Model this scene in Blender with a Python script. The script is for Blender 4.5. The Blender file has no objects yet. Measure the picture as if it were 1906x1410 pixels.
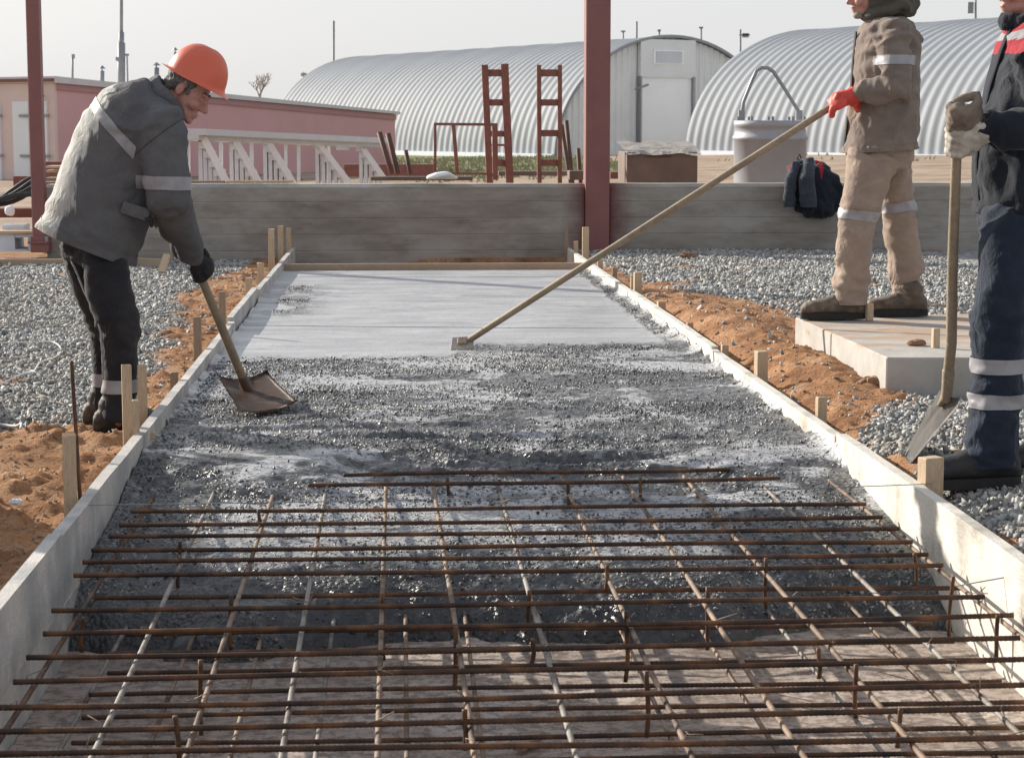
import bpy, bmesh, math, random
import numpy as np
from mathutils import Vector, Matrix, noise, Quaternion

rnd = random.Random(7)
rng = np.random.default_rng(11)
SC = bpy.context.scene
COL = SC.collection
V = Vector
R = math.radians

# ------------------------------------------------------------------ camera
CAM = V((0, 0, 1.17))
PITCH, YAW, FPX = R(7.13), R(3.43), 3755.0
cd = bpy.data.cameras.new("Camera")
cam = bpy.data.objects.new("Camera", cd)
COL.objects.link(cam)
cam.location = CAM
cam.rotation_euler = (R(90) - PITCH, 0, -YAW)
cd.sensor_width = 36
cd.lens = 36 * FPX / 1906
cd.clip_end = 5000
cd.dof.use_dof = True
cd.dof.focus_distance = 8.5
cd.dof.aperture_fstop = 16.0
SC.camera = cam
CR = cam.rotation_euler.to_matrix()

# ------------------------------------------------------------------ world, sun
SUN_EL, SUN_AZ = R(22.5), (-0.743, 0.669)          # horizontal direction towards the sun
w = bpy.data.worlds.new("World")
SC.world = w
w.use_nodes = True
nt = w.node_tree
bg = nt.nodes["Background"]
sky = nt.nodes.new("ShaderNodeTexSky")
sky.sky_type = 'NISHITA'
sky.sun_disc = False
sky.sun_elevation = SUN_EL
sky.sun_rotation = math.atan2(SUN_AZ[0], SUN_AZ[1])
sky.air_density = 1.0
sky.dust_density = 4.0
sky.ozone_density = 1.0
# thin bright overcast veil mixed over the clear sky
hs = nt.nodes.new("ShaderNodeHueSaturation")
hs.inputs["Saturation"].default_value = 0.45
nt.links.new(sky.outputs[0], hs.inputs["Color"])
mx = nt.nodes.new("ShaderNodeMix")
mx.data_type = 'RGBA'
mx.inputs[0].default_value = 0.75
# the veil is brightest towards the horizon, as hazy air is
wco = nt.nodes.new("ShaderNodeTexCoord"); wsep = nt.nodes.new("ShaderNodeSeparateXYZ")
wr = nt.nodes.new("ShaderNodeValToRGB")
nt.links.new(wco.outputs["Generated"], wsep.inputs[0]); nt.links.new(wsep.outputs[2], wr.inputs[0])
we = wr.color_ramp.elements
we[0].position = 0.0; we[0].color = (0.96, 0.965, 0.975, 1)
we[1].position = 0.7; we[1].color = (0.53, 0.585, 0.69, 1)
wm = nt.nodes.new("ShaderNodeVectorMath"); wm.operation = 'SCALE'; wm.inputs[3].default_value = 7.6
nt.links.new(wr.outputs[0], wm.inputs[0]); nt.links.new(wm.outputs[0], mx.inputs[7])
nt.links.new(hs.outputs[0], mx.inputs[6])
nt.links.new(mx.outputs[2], bg.inputs["Color"])
bg.inputs["Strength"].default_value = 0.075
sd = bpy.data.lights.new("Sun", 'SUN')
sd.energy = 4.2
sd.angle = R(0.55)
sd.color = (1.0, 0.93, 0.82)
sun = bpy.data.objects.new("Sun", sd)
COL.objects.link(sun)
sv = V((SUN_AZ[0] * math.cos(SUN_EL), SUN_AZ[1] * math.cos(SUN_EL), math.sin(SUN_EL)))
sun.rotation_euler = sv.to_track_quat('Z', 'Y').to_euler()
SC.view_settings.view_transform = 'Standard'
SC.view_settings.look = 'None'
SC.view_settings.exposure = 0.80
SC.view_settings.gamma = 1
SC.view_settings.use_curve_mapping = False
SC.cycles.max_bounces = 6

# ------------------------------------------------------------------ measuring helpers
def ray(px, py):
    return CR @ V(((px - 953) / FPX, -(py - 705) / FPX, -1))
def AY(px, py, y):
    d = ray(px, py); return CAM + d * ((y - CAM.y) / d.y)
def AX(px, py, x):
    d = ray(px, py); return CAM + d * ((x - CAM.x) / d.x)
def AZ(px, py, z):
    d = ray(px, py); return CAM + d * ((z - CAM.z) / d.z)

# ------------------------------------------------------------------ object helpers
def link(o):
    COL.objects.link(o); return o
def tag(o, label, cat, group=None, kind=None):
    if label: o["label"] = label
    if cat: o["category"] = cat
    if group: o["group"] = group
    if kind: o["kind"] = kind
    return o
def thing(name, loc, label, cat, group=None):
    o = link(bpy.data.objects.new(name, None))
    o.location = loc
    o.empty_display_size = 0.1
    return tag(o, label, cat, group)
def mesh_obj(name, me, mats, parent=None, smooth=False):
    o = link(bpy.data.objects.new(name, me))
    if not isinstance(mats, (list, tuple)): mats = [mats]
    me.materials.clear()
    for m in mats: me.materials.append(m)
    if smooth: me.shade_smooth()
    if parent is not None:
        o.parent = parent
        # meshes are built in world coordinates; only a top-level parent carries an offset
        o.matrix_parent_inverse = Matrix.Translation(-parent.location) if parent.parent is None else Matrix()
    return o
def obj(name, bm, mats, parent=None, smooth=False):
    me = bpy.data.meshes.new(name)
    bmesh.ops.recalc_face_normals(bm, faces=bm.faces[:])
    bm.to_mesh(me); bm.free()
    return mesh_obj(name, me, mats, parent, smooth)
def single(name, bm, mats, label, cat, group=None, smooth=False):
    """a thing that is one mesh: give it its own origin at its base"""
    xs = [v.co for v in bm.verts]
    c = V((sum(v.x for v in xs) / len(xs), sum(v.y for v in xs) / len(xs), min(v.z for v in xs)))
    bmesh.ops.translate(bm, vec=-c, verts=bm.verts[:])
    o = obj(name, bm, mats, None, smooth); o.location = c
    return tag(o, label, cat, group)

def BM(): return bmesh.new()
def box(bm, c, s, rot=None, bevel=0.0):
    """box of full size s at centre c"""
    r = bmesh.ops.create_cube(bm, size=1)
    vs = r['verts']
    M = Matrix.Translation(V(c)) @ (rot.to_4x4() if rot else Matrix()) @ Matrix.Diagonal((s[0], s[1], s[2], 1))
    bmesh.ops.transform(bm, matrix=M, verts=vs)
    if bevel > 0:
        es = list({e for v in vs for e in v.link_edges})
        bmesh.ops.bevel(bm, geom=es, offset=bevel, segments=1, affect='EDGES', profile=0.5)
def frame_of(d, ref=None):
    d = d.normalized()
    ref = ref or (V((0, 0, 1)) if abs(d.z) < 0.9 else V((0, 1, 0)))
    a = ref - d * ref.dot(d)
    if a.length < 1e-5:
        ref = V((1, 0, 0)); a = ref - d * ref.dot(d)
    a.normalize()
    return a, d.cross(a)
def beam(bm, p, q, w, h, ref=None, bevel=0.0):
    """rectangular bar from p to q; h measured along ref (default up), w across"""
    p, q = V(p), V(q)
    a, b = frame_of(q - p, ref)
    d = (q - p).normalized()
    rot = Matrix((d, b, a)).transposed()
    box(bm, (p + q) / 2, ((q - p).length, w, h), rot, bevel)
def tube(bm, pts, rad, n=14, sq=1.0, ref=None, cap=True):
    """tube through pts with radius per point (float or (along ref, across))"""
    pts = [V(p) for p in pts]
    if not isinstance(rad, (list, tuple)): rad = [rad] * len(pts)
    rad = [(r, r * sq) if not isinstance(r, tuple) else r for r in rad]
    rings = []
    prev = None
    N = len(pts)
    def ring(c, a, b, ra, rb):
        return [bm.verts.new(c + a * (ra * math.cos(2 * math.pi * k / n)) + b * (rb * math.sin(2 * math.pi * k / n))) for k in range(n)]
    for i in range(N):
        t = (pts[min(i + 1, N - 1)] - pts[max(i - 1, 0)])
        if i not in (0, N - 1):
            t = (pts[i + 1] - pts[i]).normalized() + (pts[i] - pts[i - 1]).normalized()
        a, b = frame_of(t, ref if ref is not None else prev)
        prev = a
        t.normalize()
        ra, rb = rad[i]
        if cap and i == 0:
            rm = min(ra, rb)
            rings.append(ring(pts[0] - t * rm * 0.75, a, b, ra * 0.5, rb * 0.5))
        rings.append(ring(pts[i], a, b, ra, rb))
        if cap and i == N - 1:
            rm = min(ra, rb)
            rings.append(ring(pts[i] + t * rm * 0.75, a, b, ra * 0.5, rb * 0.5))
    for r0, r1 in zip(rings, rings[1:]):
        for k in range(n):
            bm.faces.new((r0[k], r0[(k + 1) % n], r1[(k + 1) % n], r1[k]))
    bm.faces.new(rings[0][::-1]); bm.faces.new(rings[-1])
def loft(bm, rings, n=28, pw=1.0):
    """rings: (centre, vecA, vecB) closed ellipses joined"""
    rr = []
    for c, A, B in rings:
        L = []
        for k in range(n):
            t = 2 * math.pi * k / n
            ca, sa = math.cos(t), math.sin(t)
            ca = math.copysign(abs(ca) ** pw, ca); sa = math.copysign(abs(sa) ** pw, sa)
            L.append(bm.verts.new(V(c) + A * ca + B * sa))
        rr.append(L)
    for r0, r1 in zip(rr, rr[1:]):
        for k in range(n):
            bm.faces.new((r0[k], r0[(k + 1) % n], r1[(k + 1) % n], r1[k]))
    bm.faces.new(rr[0][::-1]); bm.faces.new(rr[-1])
def ell(bm, c, ax, ay, az, sub=2):
    r = bmesh.ops.create_icosphere(bm, subdivisions=sub, radius=1)
    M = Matrix((ax, ay, az)).transposed().to_4x4()
    bmesh.ops.transform(bm, matrix=Matrix.Translation(V(c)) @ M, verts=r['verts'])
def prism(bm, pts, ext):
    """polygon pts (list of Vector) extruded by vector ext"""
    a = [bm.verts.new(p) for p in pts]
    b = [bm.verts.new(V(p) + ext) for p in pts]
    n = len(a)
    bm.faces.new(a); bm.faces.new(b[::-1])
    for i in range(n):
        bm.faces.new((a[i], b[i], b[(i + 1) % n], a[(i + 1) % n]))

def remesh(bm, name, voxel, it, mats, parent, segs=None, amp=0.0, fa=18.0, fp=5.0, seed=0, sm=0.5, torso=None):
    """merge overlapping closed shells into ONE smooth skin and crumple it with cloth folds"""
    bmesh.ops.recalc_face_normals(bm, faces=bm.faces[:])
    me0 = bpy.data.meshes.new("tmp"); bm.to_mesh(me0); bm.free()
    o = link(bpy.data.objects.new("tmp", me0))
    m = o.modifiers.new("r", 'REMESH'); m.mode = 'VOXEL'; m.voxel_size = voxel
    s = o.modifiers.new("s", 'SMOOTH'); s.factor = sm; s.iterations = it
    dg = bpy.context.evaluated_depsgraph_get()
    me = bpy.data.meshes.new_from_object(o.evaluated_get(dg))
    bpy.data.objects.remove(o); bpy.data.meshes.remove(me0)
    if amp > 0:
        nv = len(me.vertices)
        co = np.empty(nv * 3); me.vertices.foreach_get("co", co); co = co.reshape(-1, 3)
        no = np.empty(nv * 3); me.vertices.foreach_get("normal", no); no = no.reshape(-1, 3)
        disp = np.zeros(nv); wsum = np.zeros(nv)
        for i, sg in enumerate(segs):
            p, q = np.array(sg[0]), np.array(sg[1]); k = sg[2] if len(sg) > 2 else 1.0
            ax = q - p; L = np.linalg.norm(ax); ax = ax / L
            t = (co - p) @ ax
            tc = np.clip(t, 0, L)
            dist = np.linalg.norm(co - p - tc[:, None] * ax, axis=1)
            wgt = np.exp(-dist * 28)
            perp = co - p - t[:, None] * ax
            # gather near the joints (both ends of the segment)
            joint = 0.25 + 0.95 * np.exp(-(np.minimum(np.abs(t), np.abs(L - t)) / 0.09) ** 2)
            pp = perp * fp + ax * (t * fa)[:, None] + seed * 3.7 + i * 5.1
            d = np.array([0.62 * (1 - 2.4 * abs(noise.noise(V(x)))) + 0.30 * (1 - 2.4 * abs(noise.noise(V(x) * 2.1 + V((7, 3, 1))))) + 0.2 * noise.noise(V(x) * .5) for x in pp])
            disp += wgt * (d - 0.3) * joint * k; wsum += wgt
        disp = amp * disp / np.maximum(wsum, 1e-9) * 1.15
        co += no * disp[:, None]
        me.vertices.foreach_set("co", co.ravel()); me.update()
    ob = mesh_obj(name, me, mats, parent, True)
    return ob
def cut(o, p, n, centre=None, rad=None):
    """open a garment: clear everything beyond the plane (only near centre if given), leaving a crisp hem"""
    bm = BM(); bm.from_mesh(o.data)
    fs = [f for f in bm.faces if centre is None or (f.calc_center_median() - V(centre)).length < rad]
    es = list({e for f in fs for e in f.edges}); vs = list({v for f in fs for v in f.verts})
    bmesh.ops.bisect_plane(bm, geom=vs + es + fs, plane_co=V(p), plane_no=V(n), clear_outer=False, dist=1e-5)
    bad = [f for f in bm.faces if (f.calc_center_median() - V(p)).dot(V(n)) > 0 and (centre is None or (f.calc_center_median() - V(centre)).length < rad)]
    bmesh.ops.delete(bm, geom=bad, context='FACES')
    bm.to_mesh(o.data); bm.free()
    for pl in o.data.polygons: pl.use_smooth = True
def paint(o, planes, idx):
    """cut the skin along planes [(point, normal)] and give the faces on the positive side of all of them material idx"""
    bm = BM(); bm.from_mesh(o.data)
    for p, n in planes:
        fs = bm.faces[:]
        bmesh.ops.bisect_plane(bm, geom=bm.verts[:] + bm.edges[:] + fs, plane_co=p, plane_no=n, dist=1e-5)
    for f in bm.faces:
        c = f.calc_center_median()
        if all((c - V(p)).dot(V(n)) > -1e-6 for p, n in planes): f.material_index = idx
    bm.to_mesh(o.data); bm.free()
    for pl in o.data.polygons: pl.use_smooth = True
def band(src, name, p, n, half, centre, rad, off, mat, parent, clips=()):
    """reflective tape: the slice of a garment between two planes, lifted off it"""
    bm = BM(); bm.from_mesh(src.data)
    n = V(n).normalized(); p = V(p)
    bad = [f for f in bm.faces if (f.calc_center_median() - V(centre)).length > rad]
    bmesh.ops.delete(bm, geom=bad, context='FACES')
    for s in (1, -1):
        bmesh.ops.bisect_plane(bm, geom=bm.verts[:] + bm.edges[:] + bm.faces[:], plane_co=p + n * half * s, plane_no=n * s, clear_outer=True, dist=1e-5)
    for cp, cn in clips:
        bmesh.ops.bisect_plane(bm, geom=bm.verts[:] + bm.edges[:] + bm.faces[:], plane_co=V(cp), plane_no=V(cn), clear_outer=True, dist=1e-5)
    if not bm.verts:
        bm.free(); return None
    bm.normal_update()
    nn = [(v, v.normal.copy()) for v in bm.verts]
    for v, q in nn: v.co += q * off
    me = bpy.data.meshes.new(name); bm.to_mesh(me); bm.free()
    return mesh_obj(name, me, mat, parent, True)

# ------------------------------------------------------------------ materials
class NT:
    def __init__(s, name):
        m = bpy.data.materials.new(name); m.use_nodes = True
        s.m = m; s.t = m.node_tree; s.b = s.t.nodes["Principled BSDF"]
        s.co = s.t.nodes.new("ShaderNodeTexCoord")
    def n(s, typ, **k):
        nd = s.t.nodes.new(typ)
        for a, b in k.items(): setattr(nd, a, b)
        return nd
    def l(s, a, b): s.t.links.new(a, b)
    def mapping(s, scale, coord="Object"):
        mp = s.n("ShaderNodeMapping"); mp.inputs["Scale"].default_value = scale
        s.l(s.co.outputs[coord], mp.inputs["Vector"]); return mp.outputs[0]
    def noise(s, scale, detail=4, rough=0.55, vec=None, dist=0.0):
        nd = s.n("ShaderNodeTexNoise")
        nd.inputs["Scale"].default_value = scale; nd.inputs["Detail"].default_value = detail
        nd.inputs["Roughness"].default_value = rough; nd.inputs["Distortion"].default_value = dist
        s.l(vec or s.co.outputs["Object"], nd.inputs["Vector"]); return nd.outputs["Fac"]
    def voro(s, scale, vec=None, feature='F1', out="Distance"):
        nd = s.n("ShaderNodeTexVoronoi", feature=feature); nd.inputs["Scale"].default_value = scale
        s.l(vec or s.co.outputs["Object"], nd.inputs["Vector"]); return nd.outputs[out]
    def ramp(s, fac, stops):
        r = s.n("ShaderNodeValToRGB"); e = r.color_ramp.elements
        while len(e) < len(stops): e.new(0.5)
        for x, (p, c) in zip(e, stops):
            x.position = p; x.color = (c[0], c[1], c[2], 1) if isinstance(c, (tuple, list)) else (c, c, c, 1)
        s.l(fac, r.inputs[0]); return r.outputs[0]
    def mix(s, fac, a, b, mode='MIX'):
        m = s.n("ShaderNodeMix", data_type='RGBA', blend_type=mode)
        for inp, v in ((0, fac), (6, a), (7, b)):
            if isinstance(v, (int, float)): m.inputs[inp].default_value = v if inp == 0 else (v, v, v, 1)
            elif isinstance(v, (tuple, list)): m.inputs[inp].default_value = (v[0], v[1], v[2], 1)
            else: s.l(v, m.inputs[inp])
        return m.outputs[2]
    def math(s, op, a, b=0.0):
        m = s.n("ShaderNodeMath", operation=op)
        for i, v in enumerate((a, b)):
            if isinstance(v, (int, float)): m.inputs[i].default_value = v
            else: s.l(v, m.inputs[i])
        return m.outputs[0]
    def col(s, c):
        if isinstance(c, (tuple, list)): s.b.inputs["Base Color"].default_value = (c[0], c[1], c[2], 1)
        else: s.l(c, s.b.inputs["Base Color"])
    def rough(s, r):
        if isinstance(r, (int, float)): s.b.inputs["Roughness"].default_value = r
        else: s.l(r, s.b.inputs["Roughness"])
    def bump(s, h, strength=0.3, dist=0.01):
        b = s.n("ShaderNodeBump"); b.inputs["Strength"].default_value = strength; b.inputs["Distance"].default_value = dist
        s.l(h, b.inputs["Height"]); s.l(b.outputs[0], s.b.inputs["Normal"])
def m_basic(name, c1, c2, scale=8, rough=0.7, bump=0.2, bscale=60, bdist=0.004, metal=0.0, stretch=None, spots=None, spec=None):
    t = NT(name)
    vec = t.mapping(stretch) if stretch else None
    n = t.noise(scale, 5, 0.6, vec)
    c = t.ramp(n, [(0.3, c1), (0.7, c2)])
    if spots:
        sc, lo, hi, cc = spots
        c = t.mix(t.ramp(t.noise(sc, 5, 0.65), [(lo, 0.0), (hi, 1.0)]), c, cc)
    t.col(c); t.rough(rough)
    t.b.inputs["Metallic"].default_value = metal
    if spec is not None: t.b.inputs["Specular IOR Level"].default_value = spec
    if bump: t.bump(t.noise(bscale, 4, 0.6, vec), bump, bdist)
    return t.m
def cloth_bump(t):
    a = t.math('ABSOLUTE', t.math('SUBTRACT', t.noise(9, 3, 0.5, t.mapping((1, 1, 0.75)), 1.4), 0.5))
    b = t.math('ABSOLUTE', t.math('SUBTRACT', t.noise(26, 3, 0.5, t.mapping((1, 1, 0.7)), 1.0), 0.5))
    h = t.math('ADD', t.math('MULTIPLY', a, -2.2), t.math('ADD', t.math('MULTIPLY', b, -0.9), t.math('MULTIPLY', t.noise(420, 2, 0.5), 0.07)))
    flat = t.ramp(t.noise(4.5, 3, 0.5), [(0.40, 0.12), (0.62, 1.0)])      # stretched areas stay smooth
    t.bump(t.math('MULTIPLY', h, flat), 0.5, 0.02)
def m_cloth(name, c1, c2, dirt=None, spec=0.15, dirt_lo=0.5, dirt_hi=0.75):
    t = NT(name)
    c = t.ramp(t.noise(7, 5, 0.6), [(0.3, c1), (0.7, c2)])
    if dirt: c = t.mix(t.ramp(t.noise(4.5, 6, 0.7, None, 0.6), [(dirt_lo, 0.0), (dirt_hi, 0.8)]), c, dirt)
    t.col(c); t.rough(0.88); t.b.inputs["Specular IOR Level"].default_value = spec
    t.b.inputs["Sheen Weight"].default_value = 0.12; t.b.inputs["Sheen Roughness"].default_value = 0.5
    cloth_bump(t)
    return t.m

def m_wood(name, c1, c2, stretch=(1, 1, 1), stain=None, rough=0.75, st=(0.45, 0.7)):
    t = NT(name)
    g = t.noise(22, 5, 0.6, t.mapping(stretch), 0.4)
    c = t.ramp(g, [(0.3, c1), (0.7, c2)])
    c = t.mix(0.35, c, t.ramp(t.noise(3.0, 3), [(0.35, c1), (0.65, c2)]))
    if stain: c = t.mix(t.ramp(t.noise(3.5, 6, 0.7), [(st[0], 0.0), (st[1], 0.85)]), c, stain)
    c = t.mix(t.ramp(t.noise(60, 3, 0.6, t.mapping(stretch), 0.3), [(0.56, 0.0), (0.66, 0.45)]), c, tuple(k * .45 for k in c1))
    t.col(c); t.rough(rough); t.bump(g, 0.45, 0.004)
    return t.m
WOOD = m_wood("pine_wood", (0.42, 0.30, 0.19), (0.62, 0.48, 0.33), (6, 6, 0.7))
WOODX = m_wood("pine_wood_long", (0.30, 0.22, 0.155), (0.46, 0.35, 0.25), (0.7, 6, 6))
WOODG = m_wood("grey_pine", (0.24, 0.175, 0.125), (0.38, 0.28, 0.2), (6, 6, 0.7))
HANDLE = m_wood("ash_handle", (0.25, 0.19, 0.13), (0.40, 0.315, 0.215), (3, 3, 3), (0.16, 0.13, 0.10))
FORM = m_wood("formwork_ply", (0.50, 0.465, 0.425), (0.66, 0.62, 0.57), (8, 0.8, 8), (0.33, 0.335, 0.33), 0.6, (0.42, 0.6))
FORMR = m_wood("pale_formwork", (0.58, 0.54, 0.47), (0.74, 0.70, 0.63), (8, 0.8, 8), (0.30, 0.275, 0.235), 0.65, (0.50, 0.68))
STEEL = m_basic("red_primer_steel", (0.20, 0.075, 0.070), (0.25, 0.098, 0.09), 3, 0.55, 0.1, 80)
RUSTRED = m_basic("rusty_red_steel", (0.17, 0.065, 0.05), (0.26, 0.105, 0.08), 9, 0.7, 0.2, 80)
PIPE = m_basic("rusty_pipe", (0.07, 0.035, 0.025), (0.15, 0.075, 0.05), 12, 0.7, 0.2, 90)
GALV = m_basic("galvanised_steel", (0.25, 0.27, 0.295), (0.285, 0.305, 0.33), 0.35, 0.7, 0.03, 60, metal=0.0, spec=0.25)
PANEL = m_basic("pale_panel", (0.60, 0.62, 0.63), (0.68, 0.70, 0.71), 1.0, 0.55, 0.05, 30)
DOORW = m_basic("white_door_panel", (0.74, 0.76, 0.78), (0.80, 0.82, 0.84), 0.7, 0.5, 0.03, 30)
WHITEP = m_basic("white_paint", (0.78, 0.785, 0.80), (0.84, 0.845, 0.86), 3, 0.7, 0.1, 60)
PRECAST = m_basic("precast_concrete", (0.62, 0.65, 0.71), (0.72, 0.75, 0.80), 5, 0.8, 0.2, 70)
PINKW = m_basic("pink_render", (0.62, 0.365, 0.365), (0.68, 0.405, 0.405), 0.8, 0.85, 0.1, 30)
CREAM = m_basic("cream_pink_render", (0.68, 0.53, 0.485), (0.74, 0.59, 0.54), 0.8, 0.85, 0.1, 30)
DGREY = m_basic("dark_rubber", (0.018, 0.018, 0.02), (0.035, 0.035, 0.038), 12, 0.55, 0.15, 90)
GREYST = m_basic("grey_steel", (0.24, 0.25, 0.265), (0.32, 0.33, 0.345), 6, 0.5, 0.1, 70, metal=0.4)
POLEG = m_basic("pole_grey", (0.22, 0.23, 0.24), (0.32, 0.33, 0.34), 2, 0.6, 0.05, 40)
BUCKET = m_basic("grey_painted_steel", (0.30, 0.31, 0.335), (0.36, 0.37, 0.395), 3, 0.5, 0.06, 60, spots=(4, 0.6, 0.75, (0.30, 0.29, 0.28)))
SHOVEL = m_basic("rusty_shovel_steel", (0.075, 0.043, 0.030), (0.15, 0.085, 0.055), 14, 0.55, 0.2, 120, spots=(9, 0.56, 0.72, (0.22, 0.20, 0.18)))
SHOVELG = m_basic("worn_shovel_steel", (0.115, 0.105, 0.098), (0.22, 0.205, 0.19), 18, 0.5, 0.2, 120, spots=(14, 0.55, 0.7, (0.15, 0.12, 0.1)))
REFL = m_basic("reflective_tape", (0.27, 0.26, 0.275), (0.35, 0.34, 0.355), 25, 0.5, 0.1, 160, spots=(18, 0.6, 0.8, (0.22, 0.2, 0.19)))
STRING = m_basic("builders_string", (0.20, 0.20, 0.21), (0.30, 0.30, 0.31), 10, 0.9, 0, 10)
STRINGW = m_basic("pale_string", (0.6, 0.58, 0.55), (0.7, 0.68, 0.65), 10, 0.9, 0, 10)
PLASTIC = m_basic("dusty_plastic_sheet", (0.52, 0.48, 0.44), (0.70, 0.66, 0.62), 6, 0.45, 0.5, 14, 0.03)
RUSTBOX = m_basic("rusty_sheet_steel", (0.13, 0.09, 0.072), (0.19, 0.132, 0.106), 4, 0.7, 0.2, 50)
SKIN = m_basic("weathered_skin", (0.42, 0.195, 0.15), (0.53, 0.275, 0.22), 18, 0.55, 0.25, 90, 0.004)
HAIR = m_basic("grey_dark_hair", (0.06, 0.053, 0.05), (0.19, 0.175, 0.165), 60, 0.7, 0.6, 160, 0.006)
HELM = m_basic("orange_helmet_plastic", (0.66, 0.125, 0.062), (0.68, 0.14, 0.075), 2, 0.36, 0, 40)
GLOVEB = m_basic("black_glove", (0.010, 0.010, 0.011), (0.02, 0.02, 0.022), 20, 0.8, 0.4, 140)
GLOVER = m_basic("red_rubber_glove", (0.55, 0.045, 0.03), (0.68, 0.075, 0.05), 20, 0.55, 0.4, 90, spots=(26, 0.55, 0.75, (0.28, 0.03, 0.025)))
GLOVEW = m_basic("dirty_white_glove", (0.40, 0.35, 0.29), (0.60, 0.545, 0.47), 20, 0.9, 0.6, 90, spots=(22, 0.5, 0.75, (0.25, 0.21, 0.17)))
GLOVET = m_basic("muddy_glove", (0.15, 0.115, 0.09), (0.25, 0.195, 0.15), 20, 0.9, 0.6, 90)
BOOT = m_basic("dusty_boot_leather", (0.03, 0.026, 0.023), (0.07, 0.058, 0.048), 16, 0.7, 0.3, 90, spots=(14, 0.5, 0.75, (0.17, 0.12, 0.085)))
BOOTK = m_basic("black_boot_leather", (0.012, 0.012, 0.013), (0.03, 0.03, 0.032), 16, 0.6, 0.3, 90, spots=(14, 0.62, 0.8, (0.09, 0.075, 0.06)))
BOOTT = m_basic("tan_dusty_boot", (0.075, 0.055, 0.042), (0.15, 0.115, 0.085), 16, 0.75, 0.3, 90, spots=(12, 0.5, 0.75, (0.28, 0.22, 0.16)))
SOLE = m_basic("boot_sole", (0.012, 0.012, 0.012), (0.03, 0.028, 0.026), 20, 0.8, 0.2, 80)
C_GREY = m_cloth("grey_work_cloth", (0.105, 0.105, 0.112), (0.135, 0.134, 0.14), (0.18, 0.165, 0.145))
C_BLACK = m_cloth("black_work_cloth", (0.018, 0.018, 0.022), (0.032, 0.032, 0.038), (0.06, 0.055, 0.05))
C_BROWN = m_cloth("brown_work_cloth", (0.165, 0.13, 0.112), (0.225, 0.18, 0.152), (0.29, 0.23, 0.185))
C_TAN = m_cloth("dusty_tan_cloth", (0.27, 0.205, 0.165), (0.36, 0.28, 0.225), (0.43, 0.34, 0.265))
C_OLIVE = m_cloth("olive_hood_cloth", (0.07, 0.064, 0.05), (0.11, 0.10, 0.08))
C_NAVY = m_cloth("navy_work_cloth", (0.012, 0.015, 0.022), (0.022, 0.026, 0.036), (0.05, 0.055, 0.064), dirt_lo=0.6, dirt_hi=0.85)
C_NAVYT = m_cloth("navy_trouser_cloth", (0.015, 0.021, 0.036), (0.028, 0.037, 0.058), (0.06, 0.068, 0.085), dirt_lo=0.6, dirt_hi=0.85)
C_SLATE = m_cloth("slate_work_cloth", (0.032, 0.037, 0.050), (0.052, 0.058, 0.074), (0.08, 0.085, 0.1))
C_RED = m_cloth("red_work_cloth", (0.26, 0.016, 0.026), (0.34, 0.026, 0.036))
C_LGREY = m_cloth("light_grey_cloth", (0.24, 0.24, 0.255), (0.32, 0.32, 0.335))
def m_rebar():
    t = NT("rusty_rebar")
    n = t.noise(9, 5, 0.65)
    c = t.ramp(n, [(0.32, (0.022, 0.015, 0.012)), (0.5, (0.075, 0.036, 0.019)), (0.68, (0.20, 0.088, 0.036))])
    t.col(c); t.rough(0.62); t.b.inputs["Metallic"].default_value = 0.25
    t.bump(t.noise(260, 3), 0.3, 0.002); return t.m
REBAR = m_rebar()
REBARP = m_basic("dusty_rebar", (0.15, 0.095, 0.06), (0.31, 0.22, 0.155), 8, 0.7, 0.3, 200, spots=(6, 0.48, 0.62, (0.075, 0.04, 0.024)))
REBARG = m_basic("grey_splashed_rebar", (0.19, 0.165, 0.14), (0.30, 0.27, 0.24), 10, 0.6, 0.3, 200, spots=(6, 0.48, 0.62, (0.08, 0.045, 0.028)))

# ================================================================== THE GROUND
LB, RB = -0.951, 1.698          # inner faces of the side boards
BT = 0.038                      # board thickness
FLOOR = -0.355
def lerp_table(tab, v):
    xs = [a for a, b in tab][::-1] if tab[0][0] > tab[-1][0] else [a for a, b in tab]
    ys = [b for a, b in tab][::-1] if tab[0][0] > tab[-1][0] else [b for a, b in tab]
    return np.interp(v, xs, ys)
RSOIL = [(19.6, .05), (17, .18), (16, .27), (14.6, .5), (13.5, .85), (12.4, 1.0), (11.4, .8), (10.6, .66), (9, .62), (8.5, .34), (8.1, .24), (7.5, .16), (6.9, .12), (6.2, .09), (5.6, .16), (5, .22), (3, .4)]
LSOIL = [(19.6, .35), (17.5, .5), (16, .6), (14.6, .5), (13, .42), (11.7, .34), (10.2, .27), (9.0, .22), (8.75, .3), (8.5, 1.2), (8.3, 9), (3, 9)]
def fbm(x, y, s, o=4, z=0.0):
    out = np.empty(x.shape)
    for i, (a, b) in enumerate(zip(x.ravel(), y.ravel())):
        out.flat[i] = noise.fractal(V((a * s, b * s, z)), 0.9, 2.1, o)
    return out
def soil_mask(x, y, n):
    """1 where bare soil shows, 0 where gravel lies"""
    r = np.clip((lerp_table(RSOIL, y) + n * 0.16 - (x - RB - BT)) / 0.10 + 0.5, 0, 1)
    l = np.clip((lerp_table(LSOIL, y) + n * 0.16 - (LB - BT - x)) / 0.10 + 0.5, 0, 1)
    m = np.where(x > 0.4, r, l)
    m = np.maximum(m, np.clip((n - 0.50) * 4, 0, 1) * .9)
    m = np.where(y > 20, 1.0, m)
    return m
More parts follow.
